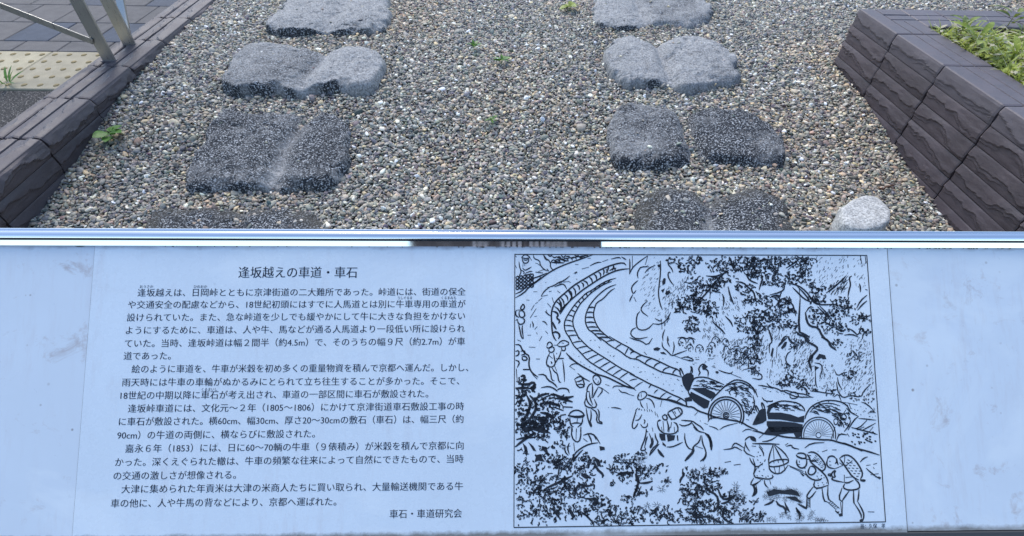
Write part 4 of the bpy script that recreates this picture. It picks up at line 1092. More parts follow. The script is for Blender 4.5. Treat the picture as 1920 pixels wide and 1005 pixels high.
def arc_pts(cx, cy, r0, r1, a0, a1, n, rot=0):
    o = []
    for k in range(n + 1):
        a = math.radians(a0 + (a1 - a0) * k / n); x, y = r0 * math.cos(a), r1 * math.sin(a)
        o.append((cx + x * math.cos(rot) - y * math.sin(rot), cy + x * math.sin(rot) + y * math.cos(rot)))
    return o
def PS(tagc, pts): return ' '.join(f'{a},{b}' for a, b in pts)
def wheel(tagc, cx, cy, r, a0, a1, w=11, n=15, ecc=1.05):
    S(tagc, w, PS(tagc, arc_pts(cx, cy, r, r * ecc, a0, a1, 24)))
    S(tagc, w, PS(tagc, arc_pts(cx, cy, r * .86, r * ecc * .86, a0, a1, 24)))
    S(tagc, 9, PS(tagc, arc_pts(cx, cy, r * .17, r * .17, 0, 360, 12)), PS(tagc, arc_pts(cx, cy, r * .08, r * .08, 0, 360, 8)))
    for k in range(n):
        a = math.radians(a0 + (a1 - a0) * (k + .5) / n)
        S(tagc, 8, f'{cx+r*.24*math.cos(a)},{cy+r*.24*math.sin(a)} {cx+r*.78*math.cos(a)},{cy+r*ecc*.78*math.sin(a)}')
wheel('E', 1010, 830, 185, -195, 30)
S('E', 10, '1210,770 1240,800 1270,770', '1170,670 1200,700 1215,760', '1220,870 1250,880', '1290,620 1310,700 1290,770 1240,840', '1250,500 1310,560 1340,640')
for k in range(16):
    x, y = 1190 + rr2.random() * 110, 700 + rr2.random() * 130
    S('E', 8, f'{x},{y} {x+14},{y-12} {x+22},{y+6}')
S('E', 8, '980,540 1060,500 1140,480 1220,500 1290,560', '1000,570 1080,540 1160,530 1230,560 1280,620', '1180,640 1230,680 1250,740', '1060,620 1040,590 1060,565 1100,565 1120,600 1110,640')
S('F', 8, '600,800 640,750 720,710 820,700 920,730', '720,790 800,760 880,780 940,840', '850,880 870,860 900,880 890,920 860,930 850,880', '920,830 960,810 990,850 960,880 920,870 920,830', '180,760 260,720 360,720 460,740 520,780')
# pack horse and its driver
S('E', 9, '105,590 85,630 90,665 120,670 170,640 185,600 150,575 105,590', '120,595 125,640', '95,620 105,630', '110,680 125,730 145,750', '175,650 220,660 250,700 262,750', '180,700 188,760', '60,780 90,750', '75,760 55,830 28,920 30,960 55,970 90,910', '60,880 100,880 130,820', '75,830 80,835', '90,910 75,950', '115,920 140,960 185,950 190,910', '240,960 245,1000',
  '150,870 165,890 150,920', '95,760 100,775 105,755', '120,765 130,780', '155,760 160,785', '180,765 190,790', '205,765 212,790', '225,770 240,795', '265,790 275,830', '285,810 300,850', '175,970 175,1000 195,1000')
S('E', 11, '400,800 430,780 500,745 540,760 555,800 530,830 450,880 410,830 400,800', '395,815 440,880', '440,775 490,850', '500,750 540,820', '340,840 380,815 400,870 360,880 340,840', '290,900 310,880 330,880', '290,900 300,960 330,1000', '350,890 360,1000', '390,880 410,950 400,1000', '440,900 430,960', '460,900 500,920 510,1000', '455,790 470,820', '470,785 485,815')
S('E', 10, '540,880 600,885 660,890 700,920 750,950 775,985', '520,920 560,945 640,920 650,895', '650,905 690,960 730,1000')
S('H', 9, '160,20 150,100 105,210 110,225 150,220 150,195', '170,90 160,110 140,200', '185,60 215,140 190,190 200,200 225,150 215,100', '240,60 245,100 275,155 210,210 185,270', '280,160 220,230 190,270', '350,190 400,190 450,170 500,145', '520,60 520,130 550,200 590,215', '670,80 660,140 600,185 590,220', '680,80 685,150 720,230 720,280 690,325', '620,180 690,205', '600,0 640,40 720,60', '665,0 700,30')
S('H', 18, '265,210 290,250 325,285', '600,190 600,235 560,280 520,322', '710,60 750,90 770,160 770,220', '450,80 455,130')
S('H', 13, '720,235 715,290 665,325', '735,70 765,130 760,190')
FL('H', '280,60 335,70 340,130 300,130 280,90', '350,75 430,80 420,125 360,140', '310,140 340,170 345,190 310,170')
S('H', 9, '265,0 290,40 330,65 400,70 450,50 460,0', '300,0 310,50', '380,0 370,50', '420,0 425,50')
# second ox and cart
FL('F', '100,760 140,760 150,880 110,910 40,930 0,930 20,880 50,820 70,780', '165,740 200,715 240,700 250,720 200,760 180,800 300,800 400,820 480,850 545,830 540,905 440,900 300,875 165,870 150,800', '150,890 300,890 440,905 530,925 510,1005 190,1005 150,930')
S('F', 10, '55,800 30,750 35,720 60,760 70,790', '110,760 95,715 100,690 125,730 130,770', '150,740 200,715 290,680 360,680 480,700 540,750 550,790', '550,870 560,820 610,740 700,690 790,670 900,680 980,710 1030,790', '40,860 60,850 70,870 50,885 38,865')
for k in range(34):
    x, y = 200 + rr2.random() * 300, 700 + rr2.random() * 90
    S('F', 7, f'{x},{y} {x+26},{y-8} {x+46},{y+6}')
for k in range(48):
    u, v_ = rr2.random(), rr2.random()
    x, y = 600 + u * 340, 700 + v_ * 110 + max(0, u - .6) * 300
    S('F', 7, f'{x},{y} {x+30},{y+2} {x+54},{y+16}')
def wheel_px(cx, cy, r, a0, a1):
    pts = arc_pts(cx, cy, r, r * 1.05, a0, a1, 24); ribbon(pts, 2.2)
    ribbon(arc_pts(cx, cy, r * .87, r * .91, a0, a1, 24), 1.8)
    ribbon(arc_pts(cx, cy, r * .16, r * .16, 0, 360, 10), 1.6)
    for k in range(17):
        a = math.radians(a0 + (a1 - a0) * (k + .5) / 17)
        ribbon([(cx + r * .22 * math.cos(a), cy + r * .22 * math.sin(a)), (cx + r * .80 * math.cos(a), cy + r * .84 * math.sin(a))], 1.3)
wheel_px(1534, 815.5, 32, -192, 14)
S('F', 10, '980,750 1030,800 1110,840', '1030,880 1010,940 960,1000', '1110,840 1060,880 1000,985', '980,770 940,830', '880,850 940,900 960,960', '1000,790 1020,880', '1010,700 1030,760')
for k in range(22):
    x, y = 880 + rr2.random() * 130, 800 + rr2.random() * 160
    S('F', 9, f'{x},{y} {x+12},{y-14} {x+22},{y+8}')
FL('I', '105,60 150,0 465,0 455,90 400,100 380,60 340,60 300,65 220,75 160,70', )
S('I', 11, '0,35 60,45 110,65 220,75 300,95 420,105 540,110 640,120 720,120 800,145 880,165 960,200 1060,225 1170,260', '780,140 880,160 1010,225')
S('I', 9, '720,125 760,0', '770,130 800,60 870,75', '780,65 870,75', '480,195 540,150 660,145', '90,135 160,130 230,85', '60,105 110,60', '300,170 330,150', '310,180 360,165 370,195 430,205', '910,5 1000,30 1080,50 1150,70', '960,30 1030,0', '1070,50 1110,0', '870,60 890,90')
for k in range(30):
    x, y = 890 + rr2.random() * 240, 40 + rr2.random() * 130
    S('I', 10, f'{x},{y} {x+12},{y+5} {x+16},{y+12}')
for s in ('640,230 690,212','735,212 775,212','990,325 1020,290 1060,275','1045,355 1085,350','1110,345 1145,335','1110,370 1120,385','1045,380 1100,430 1170,480','1085,440 1160,430','1130,460 1180,465 1170,480','1060,780 1120,782','600,222 606,226'): S('I', 9, s)
# carrier with basket (crops H and I)
S('H', 9, '885,215 970,205 990,185 1060,225', '960,195 985,155 1010,155 1080,200', '1085,130 1100,110 1130,90 1180,100 1190,140', '1090,140 1090,170 1130,230', '1085,175 1075,240 1180,285', '1130,290 1150,340 1200,385 1256,340', '1200,385 1155,465 1256,500', '1170,480 1135,540 1160,550 1230,510', '1160,550 1180,600 1160,640', '1190,545 1200,610 1150,655', '1190,155 1256,160', '1150,180 1190,185', '1220,170 1256,210')
FL('H', '1130,95 1180,100 1185,140 1160,135 1140,120')
S('I', 11, '0,155 120,155 250,160')
S('I', 9, '190,165 150,280 150,350', '190,165 200,300', '200,170 240,240 290,340', '205,165 290,230 335,300', '150,350 165,320 240,300 335,300 330,330 260,360 170,370 150,350', '150,350 160,400 215,435 280,420 330,350', '200,370 215,430', '250,365 245,425', '290,350 300,400', '195,310 200,335', '235,305 240,330', '285,305 290,320',
  '60,180 100,230 105,270', '5,290 30,370 10,430', '40,460 140,485 195,465 180,440', '10,450 40,465', '80,490 20,535 0,545', '20,540 25,600 0,640', '15,540 45,590 30,620 0,640', '110,490 115,530 145,560', '160,490 170,530')
for s in ('50,235 60,230','65,265 80,262','40,275 48,270','45,300 55,310','70,330 80,325','85,350 95,345','60,370 50,380','100,390 110,395','85,445 100,452','120,460 130,465','140,450 150,455','60,410 70,405','40,445 48,450','120,300 110,320'): S('I', 12, s)
# two porters
S('I', 10, '410,250 430,240 480,245 495,270 490,290 440,290 400,260', '405,255 415,280 520,300', '410,300 405,335 430,375 470,380 500,350 500,295', '430,310 432,330', '420,345 440,348', '470,380 490,380', '510,240 550,228 600,250 650,310 675,360 660,400 630,405', '500,250 530,290 530,320 600,380 650,410', '520,300 560,320 600,300', '510,260 540,265', '550,300 600,330',
  '335,355 470,410', '345,365 460,420', '440,420 480,460 455,430', '460,420 490,440', '530,365 510,410 520,440 560,440 590,400 560,360 530,365', '485,405 500,450 560,490 620,490 640,470', '600,385 660,430 690,480 700,530', '575,495 560,545 600,570 700,535', '560,550 505,620 500,650 530,660 585,590', '500,655 500,745 490,755', '530,660 530,745', '640,560 655,680 690,690', '695,540 690,655 730,690', '690,690 770,760', '730,685 800,750')
for k in range(6): S('I', 9, f'503,{668+k*14} 528,{662+k*14}')
for k in range(5): S('I', 9, f'{700+k*18},{700+k*12} {722+k*18},{688+k*12}')
for k in range(4):
    for j in range(3): S('I', 9, f'{560+k*22+j*8},{290+k*26+j*-14} {580+k*22+j*8},{305+k*24-j*14}')
for s in ('600,420 606,426','640,420 646,424','590,450 600,455','630,450 640,445','655,465 662,470','600,470 610,474','600,515 606,520','640,510 648,515','680,510 684,520','600,540 612,542','650,535 660,530'): S('I', 11, s)
S('I', 10, '690,300 700,275 740,265 770,290', '690,300 680,340 700,375 760,385', '705,315 720,318', '705,350 725,352', '760,340 775,320 790,350', '800,290 840,260 890,260 950,310 1000,390 1015,440 990,485', '800,290 830,330 870,390 920,460 980,490', '800,330 830,350', '850,270 845,330', '860,355 920,310', '760,385 840,350', '700,430 730,435 720,450 695,445 700,430', '730,440 740,470 725,480 760,495 840,510',
  '720,460 730,420 770,395 750,430 765,465 735,460', '845,440 845,500', '855,465 920,460', '840,505 870,520 930,490', '850,520 830,560 890,585 985,570 985,520 940,480', '825,560 790,660 830,690', '890,590 850,640 820,690', '810,690 820,790', '830,690 825,800', '930,575 930,690 940,710', '980,575 975,650 965,690', '935,700 1000,800 1000,840', '970,690 1020,780 1025,830 1010,860', '990,485 1040,490 1030,500 990,495')
for k in range(5):
    for j in range(3): S('I', 11, f'{850+k*26+j*12},{350+k*26-j*24} {872+k*26+j*12},{358+k*24-j*24}')
FL('I', '765,290 780,290 790,340 770,330', '790,800 830,790 830,820 800,825', '985,855 1000,845 1025,850 1010,875 985,870', '780,780 800,775 790,800 770,790')
S('I', 16, '760,770 790,790', '600,560 590,575')
# pine bush, lower right
for cx, cy in ((150,590),(210,570),(270,590),(330,575),(390,590),(430,620),(120,640),(440,690),(300,660),(370,660),(230,640),(180,660)):
    star(1410 + cx / 4.904, 800 + cy / 4.904, 8.5, 12, 1.4)
FL('I', '130,600 200,570 280,585 360,570 420,600 440,640 360,625 250,615 150,640', '300,640 400,640 460,700 420,690 360,670', '395,740 430,770 450,800 410,790', '290,680 330,740 350,790 310,760')
S('I', 14, '110,720 170,700 200,670', '220,680 240,720 300,740 310,800', '420,710 480,740 500,755', '400,740 440,800 430,850')
for cx, cy in ((90,800),(70,830),(150,850),(200,860),(310,790),(270,810),(340,830),(430,800),(550,790),(530,830),(460,830),(590,850),(640,860),(420,860)):
    star(1410 + cx / 4.904, 800 + cy / 4.904, 7.5, 10, 1.4)
for k in range(6): S('I', 8, f'{600+k*18},868 {606+k*18},{835+k*4}')
# shrubs along the bottom (crops G and H)
S('G', 16, '80,190 140,140 230,80 270,50', '90,120 180,100 270,100', '830,340 850,400 910,450 900,480', '1000,330 1100,340', '1030,460 1100,430 1200,430', '1210,440 1230,520 1256,520', '1190,660 1210,610 1240,560', '350,590 440,545 540,500 620,460', '350,600 470,570', '250,650 260,590 330,580', '640,640 660,560 700,540 740,560 810,550')
S('G', 10, '600,340 640,250 700,200 780,160 860,150', '620,330 680,250 720,215', '720,80 780,60 830,80 880,160', '760,60 790,110 800,150', '820,80 840,120', '720,110 760,140', '480,480 490,420 500,350', '530,410 530,330', '590,150 570,200 590,260', '630,150 640,230', '550,170 545,230 580,270', '500,630 540,560 580,510', '560,190 600,180')
FL('G', '120,0 340,0 400,50 330,60 250,30 180,60', '330,180 375,190 390,240 410,260 390,280 360,240 330,210', '280,265 320,255 340,300 360,330 300,320 260,335', '150,150 190,190 200,240 185,280 165,210', '200,140 250,180 280,230 250,225', '700,430 760,450 800,480 740,490 700,460', '790,670 830,660 860,680 870,720 830,750 800,730 820,700',
   '560,770 610,780 650,850 620,860 590,810', '820,280 870,310 890,370 850,360', '420,770 480,790 510,880 470,840', '870,180 920,190 925,215 880,225', '300,540 330,560 300,620 320,650 290,640', '680,780 760,830 830,910 790,890 730,830', '380,0 400,60 370,60')
for cx, cy, r, n in ((520,320,60,34),(680,350,90,70),(450,330,50,26),(750,280,40,18),(850,330,50,20),(130,420,60,20),(160,480,50,14),(280,520,60,34),(490,490,50,26),(330,620,60,30),(430,640,80,46),(480,730,60,34),(690,600,80,46),(620,550,60,34),(780,520,50,18),(300,760,60,30),(430,800,70,34),(640,800,70,34),(750,790,60,34),(860,690,70,44),(900,760,70,34),(1000,780,70,40),(860,880,50,30),(1000,880,80,50),(1130,870,80,50),(1150,680,50,24),(1090,290,50,26),(1060,390,80,48),(1180,350,60,34),(1130,480,60,34),(1230,420,50,26),(1000,540,30,8),(120,720,40,12),(130,840,20,8),(260,820,50,18),(200,30,80,44),(330,90,50,22),(480,180,50,20),(540,60,40,20)):
    clump(950 + cx / 5.024, 800 + cy / 5.024, r / 5.024, int(n * 0.5), 1.8, 5.4)
scatter(parse('G', '90,300 600,500 560,930 90,930'), 90, lambda x, y: leaf(x, y, 5, 1.6))
scatter(parse('G', '90,150 400,180 860,330 800,900 90,920'), 70, lambda x, y: squiggle(x, y, 4.5, 2.0))
scatter(parse('G', '90,100 500,200 860,420 800,700 90,720'), 60, lambda x, y: leaf(x, y, 6, 2))
for cx, cy in ((100,330),(130,280),(190,400),(360,510),(300,590),(60,290),(20,320),(100,390),(170,740),(330,780),(260,740),(610,430),(860,420),(700,400),(1000,560),(980,620),(1060,650),(1010,740),(960,680),(1110,820),(1090,870),(1000,600),(610,660),(540,600),(620,720),(570,800),(680,620)):
    star(1180 + cx / 5.024, 800 + cy / 5.024, 9.5, 9, 1.8)
S('H', 15, '60,430 90,510 60,600 40,650', '110,560 60,660', '90,530 160,530 220,510', '720,545 740,600 820,640 840,710 820,780 760,800', '830,580 870,680 930,680 1000,640', '860,720 900,720 960,680', '630,860 720,840 800,870 860,910', '490,850 600,880', '520,450 480,490 475,530', '900,740 870,830 900,880 980,910')
for cx, cy, r, n in ((100,270,50,20),(160,420,70,36),(130,600,60,30),(300,380,50,18),(60,800,80,44),(200,850,80,50),(330,800,70,40),(430,850,70,40),(560,440,50,24),(660,470,80,50),(830,430,60,34),(780,480,60,34),(600,590,80,70),(700,580,70,56),(580,680,80,60),(680,750,80,60),(790,560,50,30),(780,740,60,40),(600,820,70,54),(700,880,80,60),(960,640,60,34),(1010,700,60,34),(960,780,50,20),(880,780,50,34),(900,860,60,34),(1100,840,70,44),(1170,870,60,34),(1170,700,30,10),(1240,830,30,14),(350,520,40,14)):
    clump(1180 + cx / 5.024, 800 + cy / 5.024, r / 5.024, int(n * 0.5), 1.8, 5.2)
S('H', 11, '895,335 955,325', '980,360 1045,352')
ink = mesh_from('ink_drawing', INKV, INKF)
sign_part('ink_drawing', ink, M_INK, sheet)

# ------------------------------------------------------------------ gravel
def stone_cover(X, Y):
    best = np.full(X.shape, -9.0)
    for s in STONES:
        P = np.array(s['poly'])
        m = (X > P[:, 0].min() - 0.05) & (X < P[:, 0].max() + 0.05) & (Y > P[:, 1].min() - 0.05) & (Y < P[:, 1].max() + 0.05)
        if m.any():
            z, gm, sd, side = stone_field(s, X[m], Y[m], False)
            z = np.where(sd > -0.02, z, -9)
            best[m] = np.maximum(best[m], z)
    return best
def pebble_points(spacing, seed, dz, xr=(-1.585, 4.8), yr=(0.62, 3.95)):
    r = np.random.default_rng(seed)
    xs = np.arange(xr[0], xr[1], spacing); ys = np.arange(yr[0], yr[1], spacing * 0.9)
    X, Y = np.meshgrid(xs, ys); X = X + (np.arange(len(ys)) % 2)[:, None] * spacing * .5
    X = X.ravel() + r.normal(0, spacing * .28, X.size); Y = Y.ravel() + r.normal(0, spacing * .28, Y.size)
    keep = (X > -1.575) & ~((X > 1.575) & (Y < 2.35)) & (X < 1.9 + Y * 0.85) & (X > -1.2 - Y * 0.9)
    X, Y = X[keep], Y[keep]
    gz = ground_z(X, Y); sz = stone_cover(X, Y)
    near_ = np.full(X.shape, 9.0)
    for s in STONES:
        P = np.array(s['poly']); m = (np.abs(X - s['cx']) < 0.6) & (np.abs(Y - s['cy']) < 0.4)
        near_[m] = np.minimum(near_[m], -poly_sdf(X[m], Y[m], s['poly']))
    gz = gz + 0.011 * np.exp(-(np.clip(near_, 0, 9) / 0.035) ** 2) * np.clip((fbm(X * 7, Y * 7, 91, 2) - 0.3) * 2.2, 0, 1)
    hgt = sz - gz
    u = r.random(X.size)
    free = hgt < 0.003
    part = (~free) & (hgt < 0.010) & (u < 0.4)
    near = (Y < 1.42)
    rest = (~free) & (u < np.where(near, 0.035, 0.003))
    keep = free | part | rest
    Z = np.where(free, gz, np.maximum(sz, gz)) + dz + r.normal(0, 0.0022, X.size)
    return X[keep], Y[keep], Z[keep], r
PTS = []
for spacing, seed, dz in ((0.0099, 1, 0.0005), (0.0108, 2, -0.0045)):
    X, Y, Z, r = pebble_points(spacing, seed, dz)
    n = X.size
    size = np.clip(np.exp(r.normal(math.log(0.0060), 0.32, n)), 0.0034, 0.0135)
    if seed == 1:
        big = r.random(n) < 0.004; size[big] *= 1.7
    scl = np.stack([size * r.uniform(0.9, 1.3, n), size * r.uniform(0.65, 0.95, n), size * r.uniform(0.38, 0.62, n)], 1)
    rot = np.stack([r.normal(0, 0.42, n), r.normal(0, 0.42, n), r.uniform(0, 6.283, n)], 1)
    pal = np.array([[.150,.160,.170],[.245,.245,.235],[.090,.105,.125],[.330,.315,.280],[.520,.515,.490],[.270,.225,.185],[.190,.165,.155],[.400,.355,.270],[.055,.062,.075],[.210,.225,.215],[.660,.655,.640]])
    wt = np.array([.19,.21,.10,.13,.06,.055,.08,.045,.08,.15,.008]); wt /= wt.sum()
    ci = r.choice(len(pal), n, p=wt)
    c = np.array([1.68, 1.61, 1.46]) * (pal[ci] * 0.88 + 0.022) * r.uniform(0.76, 1.24, n)[:, None] + r.normal(0, 0.012, (n, 3))
    # warm drifts of browner stone lie here and there
    warm = np.clip(fbm(X * 1.8, Y * 1.8, 55, 3) - 0.42, 0, 1)[:, None] * 1.2
    c = c * (1 + warm * np.array([0.20, 0.02, -0.16]))
    c = c * (0.92 + 0.3 * fbm(X * 1.1, Y * 1.1, 66, 3))[:, None]
    PTS.append((np.stack([X, Y, Z], 1), scl, rot, np.clip(c, 0.01, 0.9)))
co = np.concatenate([p[0] for p in PTS]); scl = np.concatenate([p[1] for p in PTS]); rot = np.concatenate([p[2] for p in PTS]); pc = np.concatenate([p[3] for p in PTS])
me = bpy.data.meshes.new('gravel'); me.vertices.add(len(co)); me.vertices.foreach_set('co', co.astype(np.float32).ravel())
for nm, arr in (('scl', scl), ('rot', rot)):
    a = me.attributes.new(nm, 'FLOAT_VECTOR', 'POINT'); a.data.foreach_set('vector', arr.astype(np.float32).ravel())
a = me.attributes.new('pcol', 'FLOAT_COLOR', 'POINT'); a.data.foreach_set('color', np.concatenate([pc, np.ones((len(pc), 1))], 1).astype(np.float32).ravel())
a = me.attributes.new('pick', 'INT', 'POINT'); a.data.foreach_set('value', rng.integers(0, 6, len(co)).astype(np.int32))
print('pebbles', len(co))
gravel = bpy.data.objects.new('gravel', me); COL.objects.link(gravel); tag(gravel, kind='stuff')
ng = bpy.data.node_groups.new('pebbles', 'GeometryNodeTree')
ng.interface.new_socket('Geometry', in_out='INPUT', socket_type='NodeSocketGeometry')
ng.interface.new_socket('Geometry', in_out='OUTPUT', socket_type='NodeSocketGeometry')
N = ng.nodes; gi = N.new('NodeGroupInput'); go = N.new('NodeGroupOutput'); GL = ng.links
g2i = N.new('GeometryNodeGeometryToInstance')
for k in range(6):
    ico = N.new('GeometryNodeMeshIcoSphere'); ico.inputs['Radius'].default_value = 1.0; ico.inputs['Subdivisions'].default_value = 2
    nz = N.new('ShaderNodeTexNoise'); nz.noise_dimensions = '4D'; nz.inputs['W'].default_value = 3.3 * k; nz.inputs['Scale'].default_value = 0.75; nz.inputs['Detail'].default_value = 1.0
    sub = N.new('ShaderNodeVectorMath'); sub.operation = 'SUBTRACT'; sub.inputs[1].default_value = (0.5, 0.5, 0.5)
    sc = N.new('ShaderNodeVectorMath'); sc.operation = 'SCALE'; sc.inputs['Scale'].default_value = 1.5
    GL.new(nz.outputs['Color'], sub.inputs[0]); GL.new(sub.outputs[0], sc.inputs[0])
    sp = N.new('GeometryNodeSetPosition'); GL.new(ico.outputs['Mesh'], sp.inputs['Geometry']); GL.new(sc.outputs[0], sp.inputs['Offset'])
    sm_ = N.new('GeometryNodeSetShadeSmooth'); GL.new(sp.outputs[0], sm_.inputs[0])
    mt = N.new('GeometryNodeSetMaterial'); mt.inputs['Material'].default_value = M_PEBBLE; GL.new(sm_.outputs[0], mt.inputs[0])
    GL.new(mt.outputs[0], g2i.inputs[0])
def named(nm, typ):
    q = N.new('GeometryNodeInputNamedAttribute'); q.data_type = typ; q.inputs['Name'].default_value = nm
    return next(o for o in q.outputs if o.enabled and o.name == 'Attribute')
iop = N.new('GeometryNodeInstanceOnPoints')
GL.new(gi.outputs[0], iop.inputs['Points']); GL.new(g2i.outputs[0], iop.inputs['Instance'])
iop.inputs['Pick Instance'].default_value = True
GL.new(named('pick', 'INT'), iop.inputs['Instance Index'])
e2r = N.new('FunctionNodeEulerToRotation'); GL.new(named('rot', 'FLOAT_VECTOR'), e2r.inputs[0]); GL.new(e2r.outputs[0], iop.inputs['Rotation'])
GL.new(named('scl', 'FLOAT_VECTOR'), iop.inputs['Scale'])
GL.new(iop.outputs[0], go.inputs[0])
gravel.modifiers.new('pebbles', 'NODES').node_group = ng
me.materials.append(M_PEBBLE)

# ------------------------------------------------------------------ plants
def leaf_mesh(name, L, W, droop=0.3, fold=0.25, n=6):
    v = []; f = []
    for i in range(n + 1):
        t_ = i / n; w = W * 0.5 * math.sin(math.pi * min(1, t_ * 0.93 + 0.05)) ** 0.8
        if i == n: w = 0.0005
        x = L * t_; z = -droop * L * t_ * t_
        v += [(x, -w, z + fold * w), (x, 0, z), (x, w, z + fold * w)]
    for i in range(n):
        a = 3 * i; f += [(a, a + 3, a + 4, a + 1), (a + 1, a + 4, a + 5, a + 2)]
    me = mesh_from(name, v, f); me.polygons.foreach_set('use_smooth', [True] * len(me.polygons))
    return me
def plant(name, loc, n, L, W, mat, label, cat, group=None, up=0.6, seed=0, stem=0.01, droop=0.4, leafname='leaf'):
    r = random.Random(seed); root = empty(name, loc); tag(root, label, cat, group)
    ms = [leaf_mesh(leafname, L * q, W * q, droop) for q in (1.0, 0.8)]
    for m_ in ms: m_.materials.append(mat)
    for k in range(n):
        o = bpy.data.objects.new(leafname, ms[k % 2]); COL.objects.link(o); o.parent = root
        az = 6.283 * k / n * 2.4 + r.uniform(-.3, .3); el = up * r.uniform(0.3, 1.2)
        o.location = (0.15 * L * math.cos(az), 0.15 * L * math.sin(az), stem * r.uniform(0.3, 1.2))
        o.rotation_euler = Euler((r.uniform(-.3, .3), -el, az)); s_ = r.uniform(.75, 1.15); o.scale = (s_, s_, s_)
    me = bpy.data.meshes.new('stem'); bm = bmesh.new(); bmesh.ops.create_cone(bm, cap_ends=True, segments=6, radius1=L * .03 + .0006, radius2=.0005, depth=stem * 1.3 + .012)
    for v_ in bm.verts: v_.co.z += stem * .3
    bm.to_mesh(me); bm.free(); me.materials.append(mat); o = bpy.data.objects.new('stem', me); COL.objects.link(o); o.parent = root
    return root
def gpt(px, py):
    q = on_z(px, py, -1.0)
    for _ in range(6): q = on_z(px, py, float(ground_z(q.x, q.y)) + 0.006)
    return q
plant('weed', gpt(213, 262) + Vector((0, 0, .008)), 8, 0.052, 0.044, M_LEAF, 'low green weed with rounded leaves beside the left kerb wall', 'weed', up=0.25, seed=1, stem=0.022, droop=0.1)
plant('weed', gpt(1067, 20) + Vector((0, 0, .008)), 9, 0.046, 0.038, M_LIME, 'bright lime yellow weed at the top edge of the gravel, left of the right slabs', 'weed', up=0.5, seed=2, stem=0.016)
plant('weed', gpt(889, 93) + Vector((0, 0, .006)), 9, 0.034, 0.014, M_LEAF, 'tiny upright green sprout in the middle gravel, the farther left of two neighbours', 'weed', up=1.1, seed=3, stem=0.012)
plant('weed', gpt(940, 119) + Vector((0, 0, .006)), 10, 0.036, 0.020, M_LEAF, 'small green weed on a brownish patch in the middle of the gravel', 'weed', up=0.8, seed=4, stem=0.012)
plant('weed', gpt(921, 228) + Vector((0, 0, .006)), 9, 0.024, 0.010, M_LEAF, 'tiny green sprout nearest the sign in the middle of the gravel', 'weed', up=0.9, seed=5, stem=0.006)
q = on_z(14, 158, PVZ)
plant('grass_tuft', q, 8, 0.085, 0.012, M_LEAF, 'green grass tuft growing from the joint of the cream tactile paving', 'grass tuft', up=1.1, seed=6, stem=0.004, droop=0.25, leafname='blade')
# twig and dark pebbles
def twig(p, q, r0, label):
    root_me = bpy.data.meshes.new('twig'); bm = bmesh.new(); ring0 = None; n = 7
    d = (q - p); side = Vector((-d.y, d.x, 0)).normalized(); rt = random.Random(2)
    for i in range(6):
        c = p.lerp(q, i / 5) + side * rt.uniform(-.003, .003) + Vector((0, 0, rt.uniform(0, .003))); r = r0 * (1 - .1 * i)
        ring = [bm.verts.new(c + side * r * math.cos(a) + Vector((0, 0, 1)) * r * math.sin(a)) for a in [6.283 * k / n for k in range(n)]]
        if ring0:
            for k in range(n): bm.faces.new((ring0[k], ring0[(k + 1) % n], ring[(k + 1) % n], ring[k]))
        else: bm.faces.new(ring[::-1])
        ring0 = ring
    bm.faces.new(ring0); bm.to_mesh(root_me); bm.free()
    tag(link_mesh('twig', root_me, None, M_TWIG, True), label, 'twig')
twig(gpt(1648, 358) + Vector((0, 0, .006)), gpt(1676, 350) + Vector((0, 0, .007)), 0.004, 'short reddish brown twig on the gravel behind the pale loose rock')
def pebble_obj(px, py, z, r, mat, label):
    bm = bmesh.new(); bmesh.ops.create_icosphere(bm, subdivisions=2, radius=1)
    for v in bm.verts: v.co = Vector((v.co.x * r, v.co.y * r * .8, v.co.z * r * .5)) * (1 + .15 * math.sin(v.co.x * 3 + v.co.y * 2))
    me = bpy.data.meshes.new('dark_pebble'); bm.to_mesh(me); bm.free()
    o = link_mesh('dark_pebble', me, None, mat, True); o.location = on_z(px, py, z); return tag(o, label, 'pebble')
t = NT('dark_pebble', 0.5); t.color((0.03, 0.035, 0.05)); M_DARKP = t.m
pebble_obj(676, 38, -0.895, 0.012, M_DARKP, 'small black pebble lying on the far pale slab of the left row')

# planter grass: blades and small leaves, one mass
r = np.random.default_rng(5)
gv = []; gf = []; gc = []
def add_leaf(x, y, z, L, W, az, el, bend, c):
    dx, dy = math.cos(az), math.sin(az); px_, py_ = -dy, dx; n = 4; b = len(gv)
    cz = 0; cr = 0
    for i in range(n + 1):
        t_ = i / n; a = el - bend * t_
        if i: cr += L / n * math.cos(a); cz += L / n * math.sin(a)
        w = W * .5 * (1 - t_ ** 2.2) * (0.55 + .9 * min(1, t_ * 3)) if i < n else 0.0003
        gv.append((x + dx * cr - px_ * w, y + dy * cr - py_ * w, z + cz)); gv.append((x + dx * cr + px_ * w, y + dy * cr + py_ * w, z + cz))
        gc.extend([c * (0.75 + .35 * t_)] * 2)
    for i in range(n): a = b + 2 * i; gf.append((a, a + 1, a + 3, a + 2))
x0, x1, y0, y1 = PXF + 0.19, 3.2, 0.9, 2.125
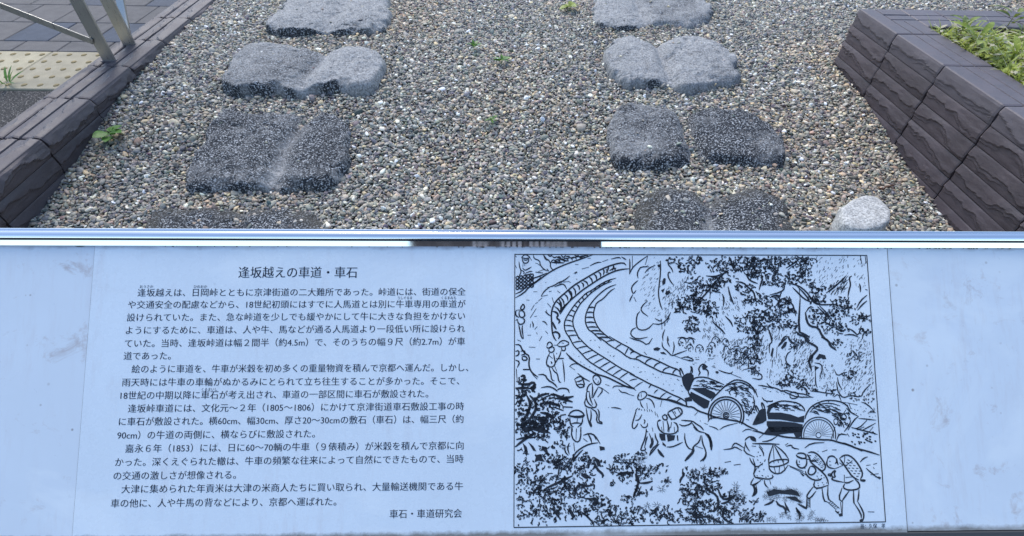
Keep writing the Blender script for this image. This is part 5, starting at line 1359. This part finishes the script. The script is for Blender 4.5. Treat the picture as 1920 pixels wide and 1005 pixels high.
for _ in range(15000):
    x = x0 + (x1 - x0) * r.random() ** 1.3; y = r.uniform(y0, y1)
    dens = vnoise(x * 6, y * 6, 3)
    if r.random() > 0.25 + dens: continue
    z = PZ - 0.03 + 0.035 * (float(fbm(x * 5, y * 5, 8, 4)) - 0.4)
    if r.random() < 0.06: add_leaf(x, y, z + r.uniform(.01, .04), r.uniform(.02, .04), r.uniform(.008, .014), r.uniform(0, 6.28), r.uniform(-.2, .6), .3, 1.6)
    elif r.random() < 0.7: add_leaf(x, y, z, r.uniform(.03, .10), r.uniform(.0025, .006), r.uniform(0, 6.28), r.uniform(.5, 1.5), r.uniform(.3, 1.9), float(np.clip(r.normal(.5, .25) + .4 * (dens - .5), 0, 1)))
    else: add_leaf(x, y, z + r.uniform(0, .03), r.uniform(.018, .04), r.uniform(.008, .015), r.uniform(0, 6.28), r.uniform(.0, .8), r.uniform(.2, .9), float(np.clip(r.normal(.6, .25), 0, 1)))
me = mesh_from('planter_grass', gv, gf)
a = me.attributes.new('leafcol', 'FLOAT', 'POINT'); a.data.foreach_set('value', np.array(gc, np.float32))
tag(link_mesh('planter_grass', me, None, M_GRASS, True), kind='stuff')
def ppt(px, py): return on_z(px, py, PZ - 0.005)
k = 0
for px_, py_, n_, L_, W_, lab in ((1800, 66, 8, .075, .024, 'broad leaved yellow green weed at the back left corner inside the planter'),
        (1826, 84, 7, .085, .026, 'leafy weed with long pale leaves beside the planter coping'),
        (1888, 50, 7, .08, .024, 'tall leafy weed in the planter rising before its back wall'),
        (1850, 108, 8, .06, .022, 'small bushy weed midway along the planter edge'),
        (1900, 112, 8, .07, .022, 'leafy weed nearest the sign, at the right edge of the photo')):
    k += 1
    plant('leafy_weed', ppt(px_, py_), n_, L_, W_, M_LIME if k in (2, 5) else M_GRASS, lab, 'plant', 'leafy weeds in the planter', up=0.8, seed=40 + k, stem=0.05, droop=0.5)

# ------------------------------------------------------------------ the small building across the path, behind the camera (mirrored in the frame)
t = NT('dark_board_siding', 0.8); v = t.coords('Object', (1, 1, 0.1)); t.color(t.mix(t.noise(v, 20, 4), (0.05, 0.045, 0.05), (0.12, 0.105, 0.11))); M_SIDE = t.m
t = NT('pale_board_siding', 0.8); v = t.coords('Object', (1, 1, 0.1)); t.color(t.mix(t.noise(v, 20, 4), (0.28, 0.27, 0.30), (0.42, 0.41, 0.44))); M_SIDEP = t.m
t = NT('roof_sheet', 0.7); t.color((0.06, 0.055, 0.06)); M_ROOF = t.m
shed = empty('shed', (0.2, -13, -1.25)); tag(shed, 'low shed with dark and pale upright boards, seen only mirrored in the sign frame', 'shed')
mb = MB(); mb.box((-2.5, -15.5, -1.25), (2.9, -13.05, 1.5)); link_mesh('wall', mb.mesh('wall'), shed, M_SIDE)
mb = MB(); mb.add([(-2.8, -15.9, 1.5), (3.2, -15.9, 1.5), (3.2, -12.7, 1.5), (-2.8, -12.7, 1.5), (-2.8, -14.3, 2.3), (3.2, -14.3, 2.3)],
                  [(0, 1, 5, 4), (3, 4, 5, 2), (0, 4, 3), (1, 2, 5), (0, 3, 2, 1)]); link_mesh('roof', fix_normals(mb.mesh('roof')), shed, M_ROOF)
bx = -0.75
while bx < 1.9:
    mb = MB(); mb.box((bx, -13.045, -1.24), (bx + 0.10, -13.01, 1.49)); link_mesh('board', mb.mesh('board'), shed, M_SIDEP if not (0.55 < bx < 0.85 or -0.35 < bx < -0.1) else M_SIDE)
    bx += 0.16
